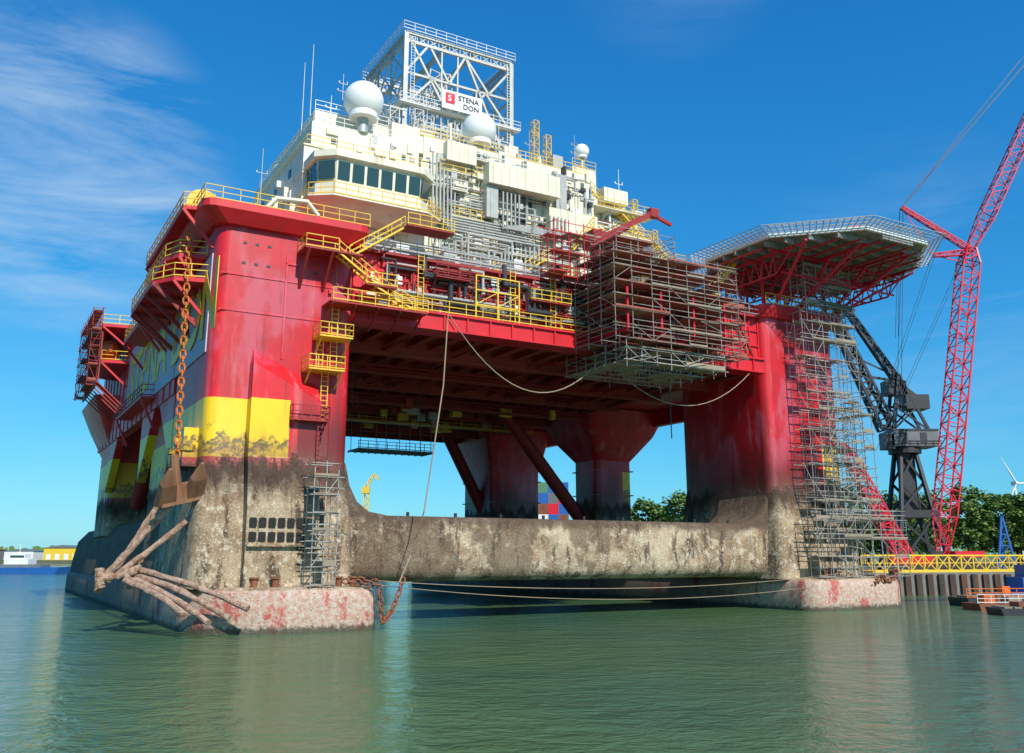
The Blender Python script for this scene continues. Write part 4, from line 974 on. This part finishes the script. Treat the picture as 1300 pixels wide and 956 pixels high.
# gangway
e=thing('gangway','long yellow truss gangway from quay to pontoon','gangway',(41.8,111.5,3.5),math.radians(20))
m=MB(); Lg_=50
m.box(0,Lg_,-.8,.8,.1,.25)
for y in (-.9,.9):
    m.beam((0,y,.15),(Lg_,y,.15),.2); m.beam((0,y,2.0),(Lg_,y,2.0),.12)
    n=26
    for i in range(n+1): m.beam((Lg_*i/n,y,.15),(Lg_*i/n,y,2.0),.07)
    for i in range(n): m.beam((Lg_*i/n,y,.15 if i%2 else 2.0),(Lg_*(i+1)/n,y,2.0 if i%2 else .15),.07)
    m.beam((0,y,1.1),(Lg_,y,1.1),.05)
m.obj('truss_walkway',['yel'],e)
for x in (24,42): m=MB(); m.beam((x,0,.1),(x,0,-5),.3,8); m.obj('support_post',['yel'],e)
e=thing('blue_tripod_mast','small blue lattice tripod standing on the quay','mast',(88,168,3.2))
m=MB(); m.beam((-1.6,0,0),(0,0,9.5),.22); m.beam((1.6,0,0),(0,0,9.5),.22); m.beam((0,1.6,0),(0,0,9.5),.22)
for z in (2,4,6): w=1.6*(1-z/9.5); m.beam((-w,0,z),(w,0,z),.14); m.beam((-w,0,z),(1.6*(1-(z+2)/9.5),0,z+2),.1)
m.obj('legs',['blue'],e)
e=thing('wind_turbine','white three-bladed wind turbine far behind the trees','wind turbine',(336,620,3.2)); e.scale=(.8,.8,.84)
m=MB(); m.cyl((0,0,0),1.6,58,14,0,.9); m.obj('tower',['white'],e)
m=MB(); m.box(-1.5,1.5,-3,3,57,60); m.sphere((0,-3.4,58.5),1.3); m.obj('nacelle',['white'],e)
for k in range(3):
    t=math.radians(118+120*k); m=MB(); d=Vector((math.cos(t),0,math.sin(t))); c=Vector((0,-3.6,58.5))
    m.beam(c+d,c+d*7,.6,6,0,.95); m.beam(c+d*7,c+d*24,.95,6,0,.15); m.obj('blade',['white'],e)
def workboat(x,y,L,Wd,h,rz,mat,label,extra):
    e=thing('work_barge',label,'boat',(x,y,0),rz); m=MB()
    m.loft([[(0.3,-Wd/2,-.4),(L-.6,-Wd/2,-.4),(L-.1,0,-.4),(L-.6,Wd/2,-.4),(.3,Wd/2,-.4)],[(0,-Wd/2,h),(L-.5,-Wd/2,h),(L+.3,0,h+.1),(L-.5,Wd/2,h),(0,Wd/2,h)]]); m.obj('hull',[mat],e)
    m=MB(); extra(m); m.obj('deck_gear',['rust','orange','blue','plank','white'],e)
def ex1(m):
    m.rail([(0,-1.4,.7),(9,-1.4,.7)],.9,1.4,.04,4); m.box(1,2.2,-1,.4,.7,1.5,1); m.box(4,5.5,-.5,.8,.7,1.3,3); m.box(7,8,-.9,.2,.7,1.9,2); m.cyl((3,0,.7),.3,.9,10,0)
workboat(47.5,99,10,3.2,.7,math.radians(6),'rust','low rusty flat workboat with orange gear and handrail',ex1)
def ex2(m):
    for i in range(10): m.box(.5+i*.9,1.2+i*.9,-1.4,1.4,.65,.78,3)
    m.box(2,4,-1,1,.78,1.2,0); m.box(6,7,-.6,.6,.78,1.4,0)
workboat(45.8,91,12,3.6,.65,math.radians(-4),'dark','flat timber-decked work pontoon with scrap on top',ex2)
def ex3(m): m.box(2,7,-1.5,1.5,1.2,3.0,2); m.box(3,6,-1.2,1.2,3.0,4.4,2); m.box(3.2,5.8,-1.26,-1.21,3.5,4.1,4); m.cyl((4,0,4.4),.08,2,6,4)
workboat(58,113,11,4,1.2,math.radians(8),'blue','small blue tugboat with cabin moored near the gangway',ex3)
def ex4(m): m.box(1,13,-1.5,1.5,.9,1.1,3); m.rail([(0,-1.7,.9),(14,-1.7,.9)],1.0,1.5,.05,1); m.box(5,6,-1,0,1.1,2.1,1)
workboat(50,107,14,3.6,.9,math.radians(10),'dark','dark low barge with orange railing beside the quay',ex4)

# ================================================================ world, sun, camera
sv=Vector((.40,-.67,.66)).normalized()
el=math.asin(sv.z); az=math.atan2(sv.x,sv.y)
w=bpy.data.worlds.new('World'); scene.world=w; w.use_nodes=True; nt=w.node_tree
bg=nt.nodes['Background']; sky=nt.nodes.new('ShaderNodeTexSky'); sky.sky_type='NISHITA'; sky.sun_disc=False
sky.sun_elevation=el; sky.sun_rotation=az; sky.air_density=1.0; sky.dust_density=.3; sky.ozone_density=3.0
def mth(op,a,b):
    n=nt.nodes.new('ShaderNodeMath'); n.operation=op
    for i,x in enumerate((a,b)):
        if isinstance(x,bpy.types.NodeSocket): nt.links.new(x,n.inputs[i])
        else: n.inputs[i].default_value=x
    return n.outputs[0]
sp=nt.nodes.new('ShaderNodeSeparateColor'); nt.links.new(sky.outputs[0],sp.inputs[0])
cb=nt.nodes.new('ShaderNodeCombineColor')
STR=.13
for i,(k,gm) in enumerate(((.46,1.40),(.92,.84),(1.14,.58))):
    v=mth('MULTIPLY',mth('POWER',mth('MULTIPLY',sp.outputs[i],.1),gm),k/STR); nt.links.new(v,cb.inputs[i])
tc=nt.nodes.new('ShaderNodeTexCoord')
mp=nt.nodes.new('ShaderNodeMapping'); mp.inputs['Rotation'].default_value=(0,math.radians(-20),0); mp.inputs['Scale'].default_value=(1.2,1.2,6)
nt.links.new(tc.outputs['Generated'],mp.inputs['Vector'])
nz=nt.nodes.new('ShaderNodeTexNoise'); nz.inputs['Scale'].default_value=2.2; nz.inputs['Detail'].default_value=8; nz.inputs['Roughness'].default_value=.62; nz.inputs['Distortion'].default_value=.4
nt.links.new(mp.outputs[0],nz.inputs['Vector'])
r1=nt.nodes.new('ShaderNodeMapRange'); r1.inputs[1].default_value=.42; r1.inputs[2].default_value=.72; nt.links.new(nz.outputs[0],r1.inputs[0])
def dirmask(v,lo,hi,st):
    d=Vector(v).normalized(); vm=nt.nodes.new('ShaderNodeVectorMath'); vm.operation='DOT_PRODUCT'; vm.inputs[1].default_value=d
    nt.links.new(tc.outputs['Generated'],vm.inputs[0]); q=nt.nodes.new('ShaderNodeMapRange'); q.interpolation_type='SMOOTHSTEP'; q.inputs[1].default_value=lo; q.inputs[2].default_value=hi; q.inputs[4].default_value=st
    nt.links.new(vm.outputs['Value'],q.inputs[0]); return q.outputs[0]
k1=dirmask((-.53,1,.44),.984,.998,.75); k2=dirmask((.46,1,.26),.98,1.0,.25); k3=dirmask((-.6,1,.12),.97,1.0,.12); k4=dirmask((.2,1,.74),.992,1.0,.15)
km=mth('MULTIPLY',mth('MAXIMUM',mth('MAXIMUM',k1,k2),mth('MAXIMUM',k3,k4)),r1.outputs[0])
cl_=nt.nodes.new('ShaderNodeMix'); cl_.data_type='RGBA'; nt.links.new(km,cl_.inputs[0]); nt.links.new(cb.outputs[0],cl_.inputs[6]); cl_.inputs[7].default_value=(5.0,6.2,7.2,1)
nt.links.new(cl_.outputs[2],bg.inputs['Color']); bg.inputs['Strength'].default_value=STR
sl=bpy.data.lights.new('sun','SUN'); sl.energy=5.0; sl.angle=math.radians(.5); sl.color=(1,.945,.86)
so=bpy.data.objects.new('sun',sl); COL.objects.link(so); so.rotation_euler=(-sv).to_track_quat('-Z','Y').to_euler()
cam=bpy.data.cameras.new('camera'); co=bpy.data.objects.new('camera',cam); COL.objects.link(co); scene.camera=co
co.location=(0,0,5.5); co.rotation_euler=(math.radians(90+13.13),0,0); cam.sensor_width=36; cam.lens=32.3; cam.shift_y=-.0346; cam.clip_end=20000; cam.clip_start=.5
